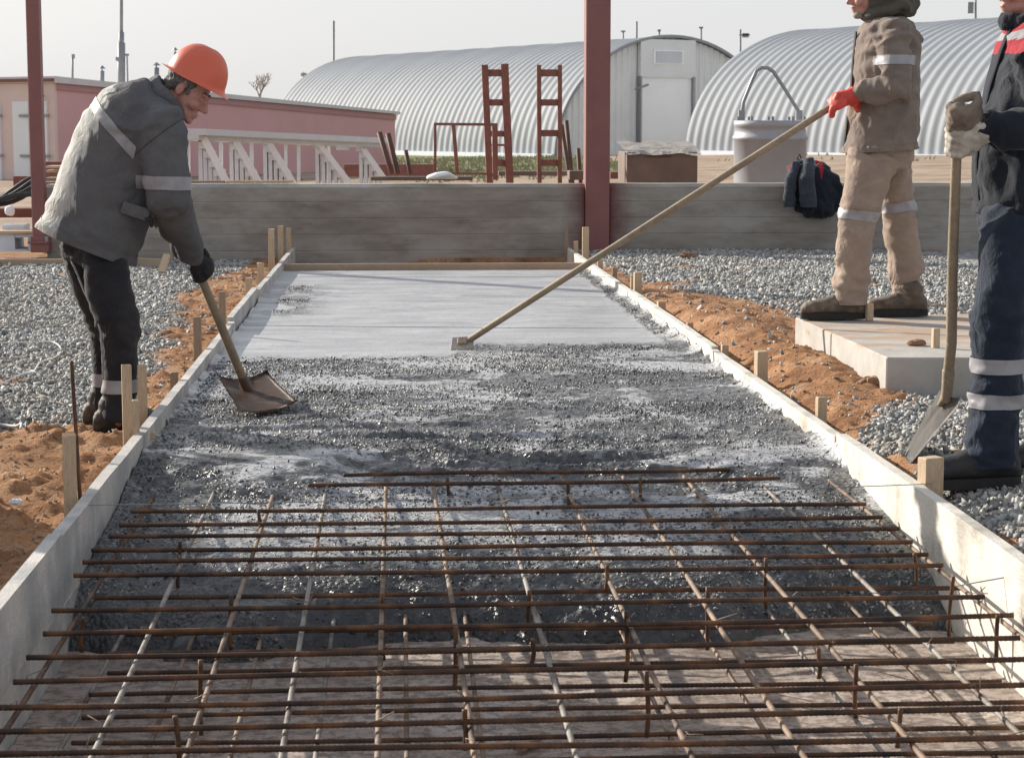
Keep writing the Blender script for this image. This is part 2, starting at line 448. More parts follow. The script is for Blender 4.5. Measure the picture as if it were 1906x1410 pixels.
def ground_z(x, y, n, nf):
    near = np.where(x > 0.4, -0.045, -0.125)
    # soil heaped beside the pad, hollow and heap in the left foreground
    z = near + 0.012 * n
    z = z + np.where(x > 0.4, 0.085 * np.exp(-((x - 2.05) / 0.28) ** 2 - ((y - 12.0) / 1.3) ** 2) + 0.085 * np.exp(-((x - 2.12) / 0.17) ** 2 - ((y - 9.7) / 0.8) ** 2), 0)
    z = z - np.where(x > 0.4, 0.05 * np.exp(-((x - 1.79) / 0.09) ** 2) * np.clip((y - 5.2) / 0.5, 0, 1) * np.clip((16 - y) / 2, 0, 1), 0)
    z = z + np.where(x < 0.4, 0.05 * np.exp(-((y - 8.25) / 0.3) ** 2) - 0.10 * np.exp(-((y - 6.9) / 0.75) ** 2) + 0.04 * np.exp(-((y - 5.2) / 0.4) ** 2), 0)
    far_l, far_r = -0.5, np.interp(y, [25, 60, 80, 100, 130], [-0.05, 0.05, 0.02, -0.2, -0.5])
    t = np.clip((x - 2) / 14, 0, 1)
    zf = far_l * (1 - t) + far_r * t
    f = np.clip((y - 24) / 25, 0, 1)
    return z * (1 - f) + zf * f
def axis(*spans):
    out = []
    for a, b, s in spans:
        n = max(1, int(round((b - a) / s)))
        out += [a + (b - a) * i / n for i in range(n)]
    return out
gx = axis((-900, -60, 60), (-60, -12, 4), (-12, -5, .5), (-5, -1.6, .045), (-1.6, LB - BT - 0.004, .022)) + [LB - BT - 0.004, LB - 0.010] + axis((LB + .2, RB - .1, .4)) + [RB + 0.010] + axis((RB + BT + 0.004, 2.5, .022), (2.5, 5.2, .04), (5.2, 12, .5), (12, 60, 4), (60, 900, 60)) + [900]
gy = axis((1.5, 3.5, .1), (3.5, 10, .024), (10, 15, .035), (15, 20, .06), (20, 30, .5), (30, 140, 3), (140, 2500, 120)) + [2500]
gx, gy = np.array(gx), np.array(gy)
GX, GY = np.meshgrid(gx, gy)
fine = (np.abs(GX) < 5.3) & (GY < 20.2)
NN = np.zeros(GX.shape); NF = np.zeros(GX.shape)
NN[fine] = fbm(GX[fine], GY[fine], 1.6, 4)
NF[fine] = fbm(GX[fine], GY[fine], 9.0, 5, 3.3)
SM = soil_mask(GX, GY, NN)
GZ = ground_z(GX, GY, NN, NF)
rake = np.zeros(GX.shape)
rake[fine] = fbm(GX[fine] * 0.5 + GY[fine] * 1.1, GY[fine] * 0.5 - GX[fine], 14.0, 3, 8.8)
GZ = GZ + np.where(fine, SM * (0.022 * NF + 0.010 * rake) + (1 - SM) * 0.010 * NF, 0)
GZ = GZ + np.where(fine & (GX < 0), SM * 0.02 * np.abs(NF), 0)
pit = (GX > LB - 0.015) & (GX < RB + 0.015) & (GY < 19.7)
GZ = np.where(pit, -0.45, GZ)
def grid_mesh(name, X, Y, Z, attrs=None):
    h, wd = X.shape
    co = np.stack([X, Y, Z], -1).reshape(-1, 3)
    idx = np.arange(h * wd).reshape(h, wd)
    q = np.stack([idx[:-1, :-1], idx[:-1, 1:], idx[1:, 1:], idx[1:, :-1]], -1).reshape(-1, 4)
    me = bpy.data.meshes.new(name)
    me.vertices.add(len(co)); me.vertices.foreach_set("co", co.ravel())
    me.loops.add(q.size); me.loops.foreach_set("vertex_index", q.ravel())
    me.polygons.add(len(q)); me.polygons.foreach_set("loop_start", np.arange(0, q.size, 4))
    me.update(calc_edges=True)
    if attrs:
        for an, arr in attrs.items():
            a = me.attributes.new(an, 'FLOAT', 'POINT'); a.data.foreach_set("value", arr.ravel().astype(np.float32))
    me.shade_smooth()
    return me
GRASS = np.clip((GY - 62) / 6, 0, 1) * np.clip((10 - GX) / 2, 0, 1)
GRASS = GRASS * np.maximum(np.clip((GX + 1.0) / 1.5, 0, 1), np.clip((-13 - GX) / 1, 0, 1))
GRASS = np.maximum(GRASS, np.clip((GY - 140) / 20, 0, 1))
def ground_mat():
    t = NT("site_ground")
    at = lambda n: (lambda a: (setattr(a, "attribute_name", n), a.outputs["Fac"])[1])(t.n("ShaderNodeAttribute"))
    soil, gr = at("soil"), at("grass")
    s = t.ramp(t.noise(3.2, 7, 0.62), [(0.28, (0.15, 0.066, 0.030)), (0.5, (0.37, 0.195, 0.100)), (0.75, (0.52, 0.320, 0.190))])
    s = t.mix(t.ramp(t.noise(45, 4, 0.6), [(0.35, 0.55), (0.5, 0.0)]), s, (0.13, 0.065, 0.035))
    g = t.ramp(t.voro(26, out="Color"), [(0.0, (0.13, 0.135, 0.135)), (0.5, (0.27, 0.27, 0.26)), (1.0, (0.42, 0.415, 0.40))])
    c = t.mix(soil, g, s)
    # beyond the wall: pale trampled earth and a grass strip
    sep = t.n("ShaderNodeSeparateXYZ"); t.l(t.co.outputs["Object"], sep.inputs[0])
    far = t.math('MULTIPLY', t.ramp(t.math('DIVIDE', sep.outputs[1], 100), [(0.22, 0.0), (0.26, 1.0)]), 1.0)
    fe = t.ramp(t.noise(0.6, 6, 0.7), [(0.3, (0.22, 0.15, 0.10)), (0.55, (0.40, 0.31, 0.235)), (0.8, (0.52, 0.43, 0.35))])
    c = t.mix(far, c, fe)
    gc = t.ramp(t.noise(0.9, 6, 0.7), [(0.3, (0.10, 0.11, 0.045)), (0.5, (0.20, 0.205, 0.09)), (0.75, (0.36, 0.32, 0.19))])
    c = t.mix(gr, c, gc)
    t.col(c); t.rough(0.95); t.b.inputs["Specular IOR Level"].default_value = 0.15
    h = t.mix(soil, t.voro(30), t.noise(70, 5, 0.65))
    t.bump(h, 0.7, 0.02)
    return t.m
GM = ground_mat()
go = mesh_obj("ground", grid_mesh("ground", GX, GY, GZ, {"soil": SM, "grass": GRASS}), GM)
go["kind"] = "structure"
from mathutils.bvhtree import BVHTree
_ix = lambda arr, v: int(np.clip(np.searchsorted(arr, v), 1, len(arr) - 1))
def gz(x, y):
    i, j = _ix(gx, x), _ix(gy, y)
    u = (x - gx[i - 1]) / (gx[i] - gx[i - 1]); v = (y - gy[j - 1]) / (gy[j] - gy[j - 1])
    return float((GZ[j - 1, i - 1] * (1 - u) + GZ[j - 1, i] * u) * (1 - v) + (GZ[j, i - 1] * (1 - u) + GZ[j, i] * u) * v)
def gsm(x, y):
    return float(SM[_ix(gy, y), _ix(gx, x)])

# earth-coloured heaps added out of view on the left to shade the left foreground
SOILD = m_basic("shade_heap_soil", (0.22, 0.115, 0.06), (0.42, 0.25, 0.145), 3, 0.95, 0.6, 40, 0.02)
for hx, hy, hr, hh in ((-3.35, 9.95, 1.0, .95), (-2.95, 7.6, 1.0, 1.25)):
    X_h, Y_h = np.meshgrid(np.linspace(hx - hr * 1.3, hx + hr * 1.3, 60), np.linspace(hy - hr * 1.3, hy + hr * 1.3, 60))
    rr_ = np.sqrt((X_h - hx) ** 2 + (Y_h - hy) ** 2) / hr
    Z_h = -.42 + (hh + .22) * np.clip(1.25 - rr_, 0, 1) ** .8 + .10 * fbm(X_h, Y_h, 3, 4, hx) * np.clip(1.25 - rr_, 0, .3) / .3
    hp = mesh_obj("shade_heap", grid_mesh("shade_heap", X_h, Y_h, Z_h), SOILD); hp["kind"] = "structure"

# tall panel-like boxes, added unseen on the left to cast shade over the pit
bm = BM()
for k in range(7):
    box(bm, (-2.92 + .10 * k, 7.5 + .02 * (k % 3), .75), (.06, .50 + .06 * (k % 2), 1.75 - .06 * (k % 3)), Matrix.Rotation(R(4), 3, 'Y'), .004)
pst = obj("shade_stack", bm, FORM); pst["kind"] = "structure"

# ------------------------------------------------------------------ stones
def stone_protos(k, npts, flat=0.75):
    out = []
    for i in range(k):
        bm = BM()
        for j in range(npts):
            v = V(rng.normal(size=3)).normalized() * float(rng.uniform(0.8, 1.1))
            bm.verts.new((v.x * 1.15, v.y, v.z * flat))
        bmesh.ops.convex_hull(bm, input=bm.verts[:])
        loose = [v for v in bm.verts if not v.link_faces]
        bmesh.ops.delete(bm, geom=loose, context='VERTS')
        bmesh.ops.triangulate(bm, faces=bm.faces[:])
        bm.verts.index_update()
        out.append((np.array([v.co[:] for v in bm.verts]), np.array([[v.index for v in f.verts] for f in bm.faces])))
        bm.free()
    return out
PROTO = stone_protos(10, 11)
PROTO_LO = stone_protos(6, 8)
def stones_mesh(name, pos, size, protos):
    n = len(pos)
    which = rng.integers(0, len(protos), n)
    cos, tris, off = [], [], 0
    for k, (pv, pf) in enumerate(protos):
        s = np.where(which == k)[0]
        if not len(s): continue
        q = rng.normal(size=(len(s), 4)); q /= np.linalg.norm(q, axis=1)[:, None]
        w_, x, y, z = q.T
        Rm = np.stack([1 - 2 * (y * y + z * z), 2 * (x * y - z * w_), 2 * (x * z + y * w_), 2 * (x * y + z * w_), 1 - 2 * (x * x + z * z), 2 * (y * z - x * w_), 2 * (x * z - y * w_), 2 * (y * z + x * w_), 1 - 2 * (x * x + y * y)], -1).reshape(-1, 3, 3)
        c = np.einsum('nij,vj->nvi', Rm, pv) * size[s][:, None, None] + pos[s][:, None, :]
        cos.append(c.reshape(-1, 3))
        tris.append((pf[None] + (np.arange(len(s)) * len(pv))[:, None, None] + off).reshape(-1, 3))
        off += len(s) * len(pv)
    co = np.concatenate(cos); t = np.concatenate(tris)
    me = bpy.data.meshes.new(name)
    me.vertices.add(len(co)); me.vertices.foreach_set("co", co.ravel())
    me.loops.add(t.size); me.loops.foreach_set("vertex_index", t.ravel().astype(np.int32))
    me.polygons.add(len(t)); me.polygons.foreach_set("loop_start", np.arange(0, t.size, 3))
    me.update(calc_edges=True)
    return me
def stone_mat(name, stops, rough=0.85, dust=(0.27, 0.235, 0.19), dmap=(1, 1, 1), dmax=0.45):
    t = NT(name)
    g = t.n("ShaderNodeNewGeometry")
    c = t.ramp(g.outputs["Random Per Island"], stops)
    c = t.mix(0.25, c, t.ramp(t.noise(90, 3), [(0.3, 0.12), (0.7, 0.5)]))
    c = t.mix(t.ramp(t.noise(1.7, 5, 0.65, t.mapping(dmap)), [(0.45, 0.0), (0.62, dmax)]), c, dust)
    t.col(c); t.rough(rough); return t.m
GRAVEL = stone_mat("granite_chippings", [(0.0, (0.13, 0.135, 0.135)), (0.3, (0.27, 0.275, 0.265)), (0.65, (0.43, 0.43, 0.41)), (0.94, (0.60, 0.595, 0.565)), (1.0, (0.52, 0.37, 0.27))])
def scatter(x0, x1, y0, y1, dens, s0, s1, keep, lift=0.35):
    n = int((x1 - x0) * (y1 - y0) * dens)
    x = rng.uniform(x0, x1, n); y = rng.uniform(y0, y1, n)
    P, S = [], []
    for a, b, r in zip(x, y, rng.random(n)):
        k = keep(a, b)
        if r < k:
            s = float(s0 + (s1 - s0) * rng.random() ** 1.5) * (1.0 + 0.6 * (rng.random() < 0.07))
            P.append((a, b, gz(a, b) + s * lift)); S.append(s)
    return P, S
P, S = [], []
inblock = lambda a, b: 2.15 < a < 4.6 and 8.9 < b < 11.0
kg = lambda a, b: 0.0 if inblock(a, b) else (1 - gsm(a, b)) * 0.97 + 0.02
for args in ((RB + BT + .02, 2.9, 5.0, 9.0, 2600, .009, .0185), (2.9, 4.4, 5.0, 9.0, 1900, .010, .0195), (RB + BT + .02, 3.6, 9.0, 13.0, 1500, .011, .0195), (3.6, 5.2, 9.0, 13.0, 1100, .012, .021), (1.8, 5.1, 13.0, 19.7, 1000, .012, .022),
             (-2.4, LB - BT - .03, 8.2, 11.5, 2000, .009, .0175), (-3.2, LB - BT - .03, 11.5, 15.0, 1300, .011, .020), (-4.2, LB - BT - .03, 15.0, 19.7, 850, .013, .023)):
    p, s = scatter(*args, kg); P += p; S += s
gvo = mesh_obj("gravel", stones_mesh("gravel", np.array(P), np.array(S), PROTO_LO), GRAVEL)
tag(gvo, "grey crushed stone spread on both sides of the formwork", "gravel", kind="stuff")
# crumbs and clods of soil
P, S = [], []
ks = lambda a, b: 0.0 if inblock(a, b) else gsm(a, b)
for args in ((RB + BT + .03, 2.35, 5.0, 9.0, 300, .004, .011), (RB + BT + .03, 2.9, 9.0, 16.0, 130, .004, .012),
             (-1.9, LB - BT - .03, 4.4, 8.6, 300, .004, .012), (-2.2, LB - BT - .03, 8.6, 18.0, 110, .005, .014)):
    p, s = scatter(*args, ks, 0.2); P += p; S += s
SOILCLOD = stone_mat("soil_crumbs", [(0.0, (0.19, 0.095, 0.046)), (0.6, (0.36, 0.20, 0.108)), (1.0, (0.49, 0.305, 0.185))], 0.95)
so = mesh_obj("soil_crumbs", stones_mesh("soil_crumbs", np.array(P), np.array(S), PROTO_LO), SOILCLOD)
tag(so, "loose orange brown soil crumbs beside the formwork boards", "soil", kind="stuff")

# ------------------------------------------------------------------ pit floor and wet concrete
def floor_mat():
    t = NT("dusty_pit_floor")
    n = t.noise(5, 7, 0.65, t.mapping((0.35, 1, 1)))
    c = t.ramp(n, [(0.3, (0.24, 0.185, 0.15)), (0.52, (0.42, 0.345, 0.29)), (0.72, (0.60, 0.52, 0.455))])
    c = t.mix(t.ramp(t.noise(30, 5, 0.7), [(0.42, 0.8), (0.55, 0.0)]), c, (0.15, 0.11, 0.09))
    t.col(c); t.rough(0.75); t.bump(t.noise(26, 6, 0.65, t.mapping((0.4, 1, 1))), 0.6, 0.02); return t.m
fx, fy = np.meshgrid(np.linspace(LB + .002, RB - .002, 120), np.linspace(2.2, 8.0, 240))
fz = FLOOR + 0.010 * fbm(fx, fy, 3.0, 4, 5.0) + 0.004 * fbm(fx * .3, fy, 12.0, 3, 1.0)
fo = mesh_obj("pit_floor", grid_mesh("pit_floor", fx, fy, fz), floor_mat()); fo["kind"] = "structure"

CT = -0.075
def conc(x, y, n1, n2, n3, nb):
    edge = 10.9 + 0.62 / (1 + np.exp(-(x - 0.36) / 0.02)) + 0.10 * n1 + 0.10 * n2 + 0.08 * nb
    rough = 1 / (1 + np.exp((y - edge) / 0.06))
    rough = np.maximum(rough, 0.75 * np.exp(-((x - (LB + .25)) / 0.22) ** 2) * np.clip((y - 13.2) / 0.3, 0, 1) * np.clip((16.2 - y) / 0.4, 0, 1) * (nb > -0.25))
    rough = np.maximum(rough, np.clip((x - (RB - 0.13 - 0.05 * nb)) / 0.04, 0, 1) * 0.9)
    slur = np.clip((n1 * .55 + nb * .9 + .05) / .35, 0, 1)        # pools of slurry lie flatter
    rough_full = rough
    n1 = n1 * (1 - .6 * slur); n2 = n2 * (1 - .8 * slur); n3 = n3 * (1 - .75 * slur)
    z = CT + rough * (0.009 * n1 + 0.004 * n2 + 0.005 * n3 + 0.008) + (1 - rough) * 0.0016 * n2
    # ridges raked across the pour
    rid = np.zeros(x.shape)
    for yc, a, wd, ph, x0, x1 in ((8.28, .022, .05, .6, -.9, .6), (7.98, .030, .045, 2.1, -.5, 1.4), (7.66, .036, .06, 4.0, -.25, 1.2), (7.42, .036, .05, 1.2, -.2, 1.3), (8.75, .014, .05, 1.1, .1, 1.5), (9.3, .012, .06, 3.0, -.7, 1.0), (9.9, .010, .05, .2, -.3, 1.2), (7.12, .03, .05, 5.0, -.85, .0), (8.55, .014, .05, 2.2, -.6, .5), (9.0, .012, .05, 4.2, -.2, 1.2)):
        yy = y - yc - 0.06 * np.sin(x * 1.7 + ph) - 0.07 * nb
        m = np.clip((x - x0) / .3, 0, 1) * np.clip((x1 - x) / .3, 0, 1)
        brk = np.clip(.55 + .5 * n2 + .9 * n1 + .5 * nb, 0, 1.2)
        st = 1 / (1 + np.exp(-yy / .006))
        rid += m * a * brk * (st * np.exp(-np.maximum(yy, 0) / .10) - .45 * (1 - st) * np.exp(np.minimum(yy, 0) / .05))
    z = z + rid * rough
    # the open front of the pour runs out over the mesh
    s = y + 0.16 * nb + 0.05 * n1 - 0.22 * np.clip((x - 1.0) / .7, 0, 1)
    s = s - .40 * np.clip((x + .25) / .12, 0, 1) * np.clip((1.25 - x) / .2, 0, 1) * np.clip((y - 6.5) / .4, 0, 1)
    drop = np.interp(s, [5.76, 5.83, 5.93, 6.08, 6.3, 6.7, 7.0, 7.25, 7.5], [.34, .25, .18, .135, .105, .078, .056, .026, 0])
    # pale slurry, with sky glare put into its colour: pooled between the bars at the open end and left in streaks behind the rake
    pool = slur * .55 + .85 * np.exp(-((y - 6.62) / .46) ** 2) * np.clip((x + .75) / .2, 0, 1) * np.clip((1.25 - x) / .3, 0, 1) + .5 * np.exp(-((y - 7.22) / .12) ** 2) * np.clip((x + .1) / .2, 0, 1) * np.clip((.9 - x) / .2, 0, 1) + .45 * np.exp(-((y - 10.3 - .25 * np.sin(x * 2)) / .22) ** 2) + .35 * np.exp(-((y - 9.35 + .2 * np.sin(x * 3)) / .10) ** 2)
    pool = pool * np.clip((y - 5.98 - .1 * nb) / .25, 0, 1) + n2 * .25
    # mortar slopped up the inner faces of the boards
    slop = np.clip((y - 6.9) / .6, 0, 1) * (np.exp(-(RB - x) / .022) * np.clip(.55 + 1.1 * nb + .8 * n1, 0, 1.3) + .6 * np.exp(-(x - LB) / .02) * np.clip(.3 + nb + .8 * n1, 0, 1))
    return z - drop + .05 * slop, rough, np.clip(pool + slop, 0, 1)
def conc_patch(nx, x0, x1, ys):
    X, Y = np.meshgrid(np.linspace(x0, x1, nx), ys)
    n1, n2 = fbm(X, Y, 5, 4, 1.0), fbm(X, Y * .8, 17, 3, 2.0)
    n3 = np.empty(X.shape)
    for i, (a, b) in enumerate(zip(X.ravel(), Y.ravel())):
        d = noise.voronoi(V((a * 56, b * 50, 0)))[0]
        n3.flat[i] = 0.9 - 1.6 * d[0]
    nb = fbm(X, Y, 1.8, 3, 7.0)
    Z, rough, pool = conc(X, Y, n1, n2, n3, nb)
    return X, Y, Z, rough, pool
ys = np.concatenate([np.arange(5.6, 9.0, .0095), np.arange(9.0, 11.8, .016), np.arange(11.8, 17.64, .05)])
CX, CY, CZ, CRo, CPo = conc_patch(290, LB + .001, RB - .001, ys)
def conc_mat():
    t = NT("wet_concrete")
    a = t.n("ShaderNodeAttribute"); a.attribute_name = "rough"; rf = a.outputs["Fac"]
    sm = t.ramp(t.noise(5, 8, 0.68, t.mapping((0.4, 1, 1)), 0.5), [(0.3, (0.25, 0.256, 0.27)), (0.7, (0.50, 0.505, 0.51))])
    sm = t.mix(t.ramp(t.noise(55, 3, 0.6, t.mapping((1, .6, 1))), [(0.54, 0.0), (0.66, 0.6)]), sm, (0.2, 0.2, 0.21))
    pat = t.noise(2.2, 5, 0.6, t.mapping((0.45, 1.6, 1)), 0.8)
    big = t.ramp(pat, [(0.36, (0.045, 0.047, 0.051)), (0.52, (0.10, 0.102, 0.105)), (0.68, (0.19, 0.188, 0.184))])
    vc = t.voro(48, out="Color")
    peb = t.ramp(vc, [(0.1, (0.025, 0.026, 0.029)), (0.5, (0.115, 0.115, 0.116)), (0.9, (0.36, 0.352, 0.335))])
    ro = t.mix(0.45, big, peb)
    ro = t.mix(t.ramp(t.noise(1.7, 5, 0.65, t.mapping((.35, 1.7, 1))), [(0.45, 0.0), (0.62, 0.7)]), ro, (0.03, 0.032, 0.035))
    a2 = t.n("ShaderNodeAttribute"); a2.attribute_name = "pool"
    pl = t.ramp(t.math('ADD', a2.outputs["Fac"], t.math('MULTIPLY', t.math('SUBTRACT', t.noise(9, 5, 0.65, t.mapping((0.5, 1.4, 1))), 0.5), 1.1)), [(0.3, 0.0), (0.62, 1.0)])
    spk = t.ramp(t.noise(85, 5, 0.7, t.mapping((0.6, 1, 1))), [(0.42, 0.0), (0.47, 1.0)])
    slc = t.ramp(t.noise(20, 4, 0.6), [(0.3, (0.36, 0.365, 0.38)), (0.7, (0.58, 0.58, 0.58))])  # slurry grey, lightened to carry the wet glare as well
    ro = t.mix(t.math('MULTIPLY', pl, spk), ro, slc)
    sp_ = t.n("ShaderNodeSeparateXYZ"); t.l(t.co.outputs["Object"], sp_.inputs[0])
    toe = t.ramp(t.math('MULTIPLY', t.math('ADD', sp_.outputs[2], 0.36), 3.6), [(0.0, 1.0), (0.62, 0.75), (0.82, 0.0)])     # wet open end, its shade also darkened into the colour
    ro = t.mix(t.math('MULTIPLY', toe, 0.7), ro, (0.028, 0.029, 0.032))
    t.col(t.mix(rf, sm, ro)); t.b.inputs["IOR"].default_value = 1.5
    sm = t.mix(t.ramp(t.noise(2.1, 5, 0.6, t.mapping((0.5, 1.2, 1))), [(0.56, 0.0), (0.68, 0.5)]), sm, (0.17, 0.178, 0.195))
    rr = t.ramp(t.noise(5, 5, 0.6), [(0.4, 0.27), (0.66, 0.55)])
    t.rough(t.mix(rf, t.ramp(t.noise(4, 6, 0.65, t.mapping((0.4, 1, 1))), [(0.35, 0.28), (0.65, 0.55)]), rr))
    wet = t.ramp(t.noise(3.4, 4, 0.6, t.mapping((0.6, 1.3, 1)), 0.6), [(0.44, 0.18), (0.56, 1.0)])
    wet = t.math('MULTIPLY', wet, t.math('SUBTRACT', 1.0, t.math('MULTIPLY', t.math('MULTIPLY', pl, spk), 0.6)))
    h = t.mix(rf, t.math('MULTIPLY', t.noise(120, 4), 0.10), t.math('MULTIPLY', wet, t.math('ADD', t.math('MULTIPLY', t.voro(60), -1.0), t.math('MULTIPLY', t.noise(60, 4), 0.8))))
    t.bump(h, 0.8, 0.014); return t.m
CONC = conc_mat()
co_ = mesh_obj("wet_concrete_slab", grid_mesh("wet_concrete_slab", CX, CY, CZ, {"rough": CRo, "pool": CPo}), CONC); co_["kind"] = "structure"
# stones that show in the rough part of the pour
mask = (CRo > 0.6) & (CX > LB + .03) & (CX < RB - .03)
ii = np.argwhere(mask)
area_w = np.gradient(ys)[ii[:, 0]]
pick = rng.choice(len(ii), 70000, p=area_w / area_w.sum())
jj = ii[pick]
dxs = CX[0, 1] - CX[0, 0]
px_, py_, pz_ = CX[jj[:, 0], jj[:, 1]] + rng.uniform(-.5, .5, len(jj)) * dxs, CY[jj[:, 0], jj[:, 1]], CZ[jj[:, 0], jj[:, 1]]
dens = np.array([noise.fractal(V((a * .9, b * 2.2, 4)), .9, 2.1, 3) for a, b in zip(px_, py_)])
kp = rng.random(len(jj)) < np.clip(0.46 + dens * 1.2, 0.05, 1)
sz = .0038 + .0062 * rng.random(len(jj)) ** 1.7
pp = np.stack([px_, py_, pz_ + sz * rng.uniform(-.5, .3, len(jj))], -1)[kp]
AGG = stone_mat("wet_aggregate", [(0.0, (0.022, 0.024, 0.027)), (0.4, (0.10, 0.102, 0.106)), (0.72, (0.30, 0.295, 0.28)), (1.0, (0.50, 0.485, 0.44))], 0.5, (0.03, 0.032, 0.035), (.35, 1.7, 1), .85)
ag = mesh_obj("concrete_aggregate", stones_mesh("concrete_aggregate", pp, sz[kp], PROTO_LO), AGG)
tag(ag, "wet stones standing out of the unlevelled fresh concrete", "aggregate", kind="stuff")

# ================================================================== FORMWORK
def board(x, y0, y1, z0, z1, mat, label, xo=0.0, side=-1, group=None, tilt=0.0, name="formwork_board"):
    bm = BM()
    xa, xb = (x - BT, x) if side < 0 else (x, x + BT)
    n = max(2, int((y1 - y0) / .12))
    vs = []
    for i in range(n + 1):
        y = y0 + (y1 - y0) * i / n
        wob = 0.005 * noise.noise(V((y * .9, x * 5, 1))); wz = 0.004 * noise.noise(V((y * 2.0, x * 3, 9)))
        vs.append([bm.verts.new((xx + xo + wob + (tilt * (y - y0)), y, zz + (wz if zz == z1 else 0))) for xx, zz in ((xa, z0), (xb, z0), (xb, z1), (xa, z1))])
    for a, b in zip(vs, vs[1:]):
        for k in range(4): bm.faces.new((a[k], a[(k + 1) % 4], b[(k + 1) % 4], b[k]))
    bm.faces.new(vs[0]); bm.faces.new(vs[-1][::-1])
    es = [e for e in bm.edges if len(e.link_faces) == 2 and e.calc_face_angle(0) > 1.0]
    bmesh.ops.bevel(bm, geom=es, offset=0.003, segments=1, affect='EDGES')
    return single(name, bm, mat, label, "formwork board", group)
gL, gR = "boards along the left of the pour", "boards along the right of the pour"
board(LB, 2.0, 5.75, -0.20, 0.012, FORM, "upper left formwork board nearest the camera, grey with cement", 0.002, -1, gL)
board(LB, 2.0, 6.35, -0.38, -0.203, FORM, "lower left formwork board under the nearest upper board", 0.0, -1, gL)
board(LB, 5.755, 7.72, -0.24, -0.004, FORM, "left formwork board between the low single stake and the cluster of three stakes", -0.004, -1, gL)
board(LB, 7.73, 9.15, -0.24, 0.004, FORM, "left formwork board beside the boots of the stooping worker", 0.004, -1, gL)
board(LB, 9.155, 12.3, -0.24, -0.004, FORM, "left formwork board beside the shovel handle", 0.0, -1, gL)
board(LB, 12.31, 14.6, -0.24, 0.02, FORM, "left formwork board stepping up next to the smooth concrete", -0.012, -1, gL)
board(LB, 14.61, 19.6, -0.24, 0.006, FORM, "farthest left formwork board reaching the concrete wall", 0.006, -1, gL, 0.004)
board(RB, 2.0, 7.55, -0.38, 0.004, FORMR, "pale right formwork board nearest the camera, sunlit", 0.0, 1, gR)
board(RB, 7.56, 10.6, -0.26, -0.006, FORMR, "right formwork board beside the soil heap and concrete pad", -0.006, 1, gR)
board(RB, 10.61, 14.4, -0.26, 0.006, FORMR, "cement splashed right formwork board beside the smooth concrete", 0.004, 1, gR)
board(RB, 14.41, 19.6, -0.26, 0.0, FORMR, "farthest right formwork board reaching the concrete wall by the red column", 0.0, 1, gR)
bm = BM(); box(bm, ((LB + RB) / 2, 17.68, -0.062), (RB - LB - .004, .045, .085), None, .004)
single("formwork_board", bm, WOODX, "timber stop board laid across the far end of the fresh concrete", "formwork board")

def stake(px, ytop, wpx, x, label, zb=-0.5, group="wooden stakes along the formwork", rot=0.0, lean=(0, 0), mat=None, ch=True, y=None, dep=None):
    t = AX(px, ytop, x) if y is None else AY(px, ytop, y)
    wd = wpx * t.y / FPX
    dp = dep or wd * 0.75
    bm = BM()
    h = t.z - zb
    rt = Matrix.Rotation(rot, 3, 'Z')
    box(bm, (t.x - lean[0] * h / 2, t.y - lean[1] * h / 2, zb + h / 2), (wd, dp, h), rt, 0.003)
    for v in bm.verts:
        f = (v.co.z - zb) / h
        v.co.x += lean[0] * h * (f - .5); v.co.y += lean[1] * h * (f - .5)
        if f > .9 and ch: v.co.z -= 0.006 * noise.noise(V((v.co.x * 60, v.co.y * 60, 3))) + 0.004
    return single("wooden_stake", bm, mat or WOOD, label, "stake", group)
XL, XR = LB - BT - .028, RB + BT + .028
stake(128, 806, 25, XL - .015, "wide round-topped stake nearest the camera on the left, beside a rusty rod", rot=.15, mat=WOOD)
stake(235, 676, 18, XL - .02, "tallest stake of the cluster beside the stooping worker's boot", rot=.2)
stake(264, 677, 17, XL - .005, "stake with pale flat top just behind the tallest stake by the boot", y=8.35, rot=.1)
stake(252, 742, 13, XL, "short slim stake in front of the cluster beside the boot", y=7.75, rot=.1)
stake(324, 690, 15, XL, "low stake stub almost hidden behind the left board", rot=.1, mat=WOODG)
stake(367, 588, 15, XL - .02, "grey stake left of the shovel handle, nearest to it", mat=WOODG)
stake(413, 541, 13, XL, "grey stake right behind the shovel handle", mat=WOODG)
stake(463, 516, 14, XL - .02, "pale stake with white top beside the step in the left board")
stake(485, 488, 13, XL, "short stake near the far end of the left board, in front of the far trio")
stake(505, 425, 11, XL - .03, "left of the three tall stakes standing before the far wall", lean=(.01, 0))
stake(522, 419, 10, XL - .02, "middle and tallest of the three stakes standing before the far wall")
stake(537, 423, 9, XL, "right of the three tall stakes standing before the far wall", y=19.4)
stake(1054, 422, 7, XR - .04, "thin stake left of the red column foot", y=19.4, mat=WOODG)
stake(1072, 448, 8, XR, "short stake between the thin stake and the tall one at the red column", y=18.9)
stake(1090, 422, 12, XR, "tall stake standing in front of the red column", y=18.2)
stake(1117, 482, 10, XR, "small stake just past the long tool handle near the red column")
stake(1144, 497, 9, XR, "low dark stake in the narrow soil strip near the red column", mat=WOODG)
stake(1178, 511, 8, XR, "slim stake touching the left side of the pale doubled stake", rot=.1)
stake(1187, 505, 14, XR + .005, "pale doubled stake on the right board before the gravel", rot=.1)
stake(1231, 560, 15, XR, "short pale stake on the right board, next after the doubled one", rot=.15)
stake(1284, 599, 12, XR, "low stub stake on the right board level with the long tool's blade", rot=.1)
stake(1349, 640, 13, XR, "low pale stub stake beside the smooth soil slope", rot=.2)
stake(1417, 651, 22, XR, "sturdy round-topped stake on the right board beside the soil slope", rot=.28)
stake(1529, 736, 19, XR + .01, "square stake standing over a wooden block on the right board", rot=.25)
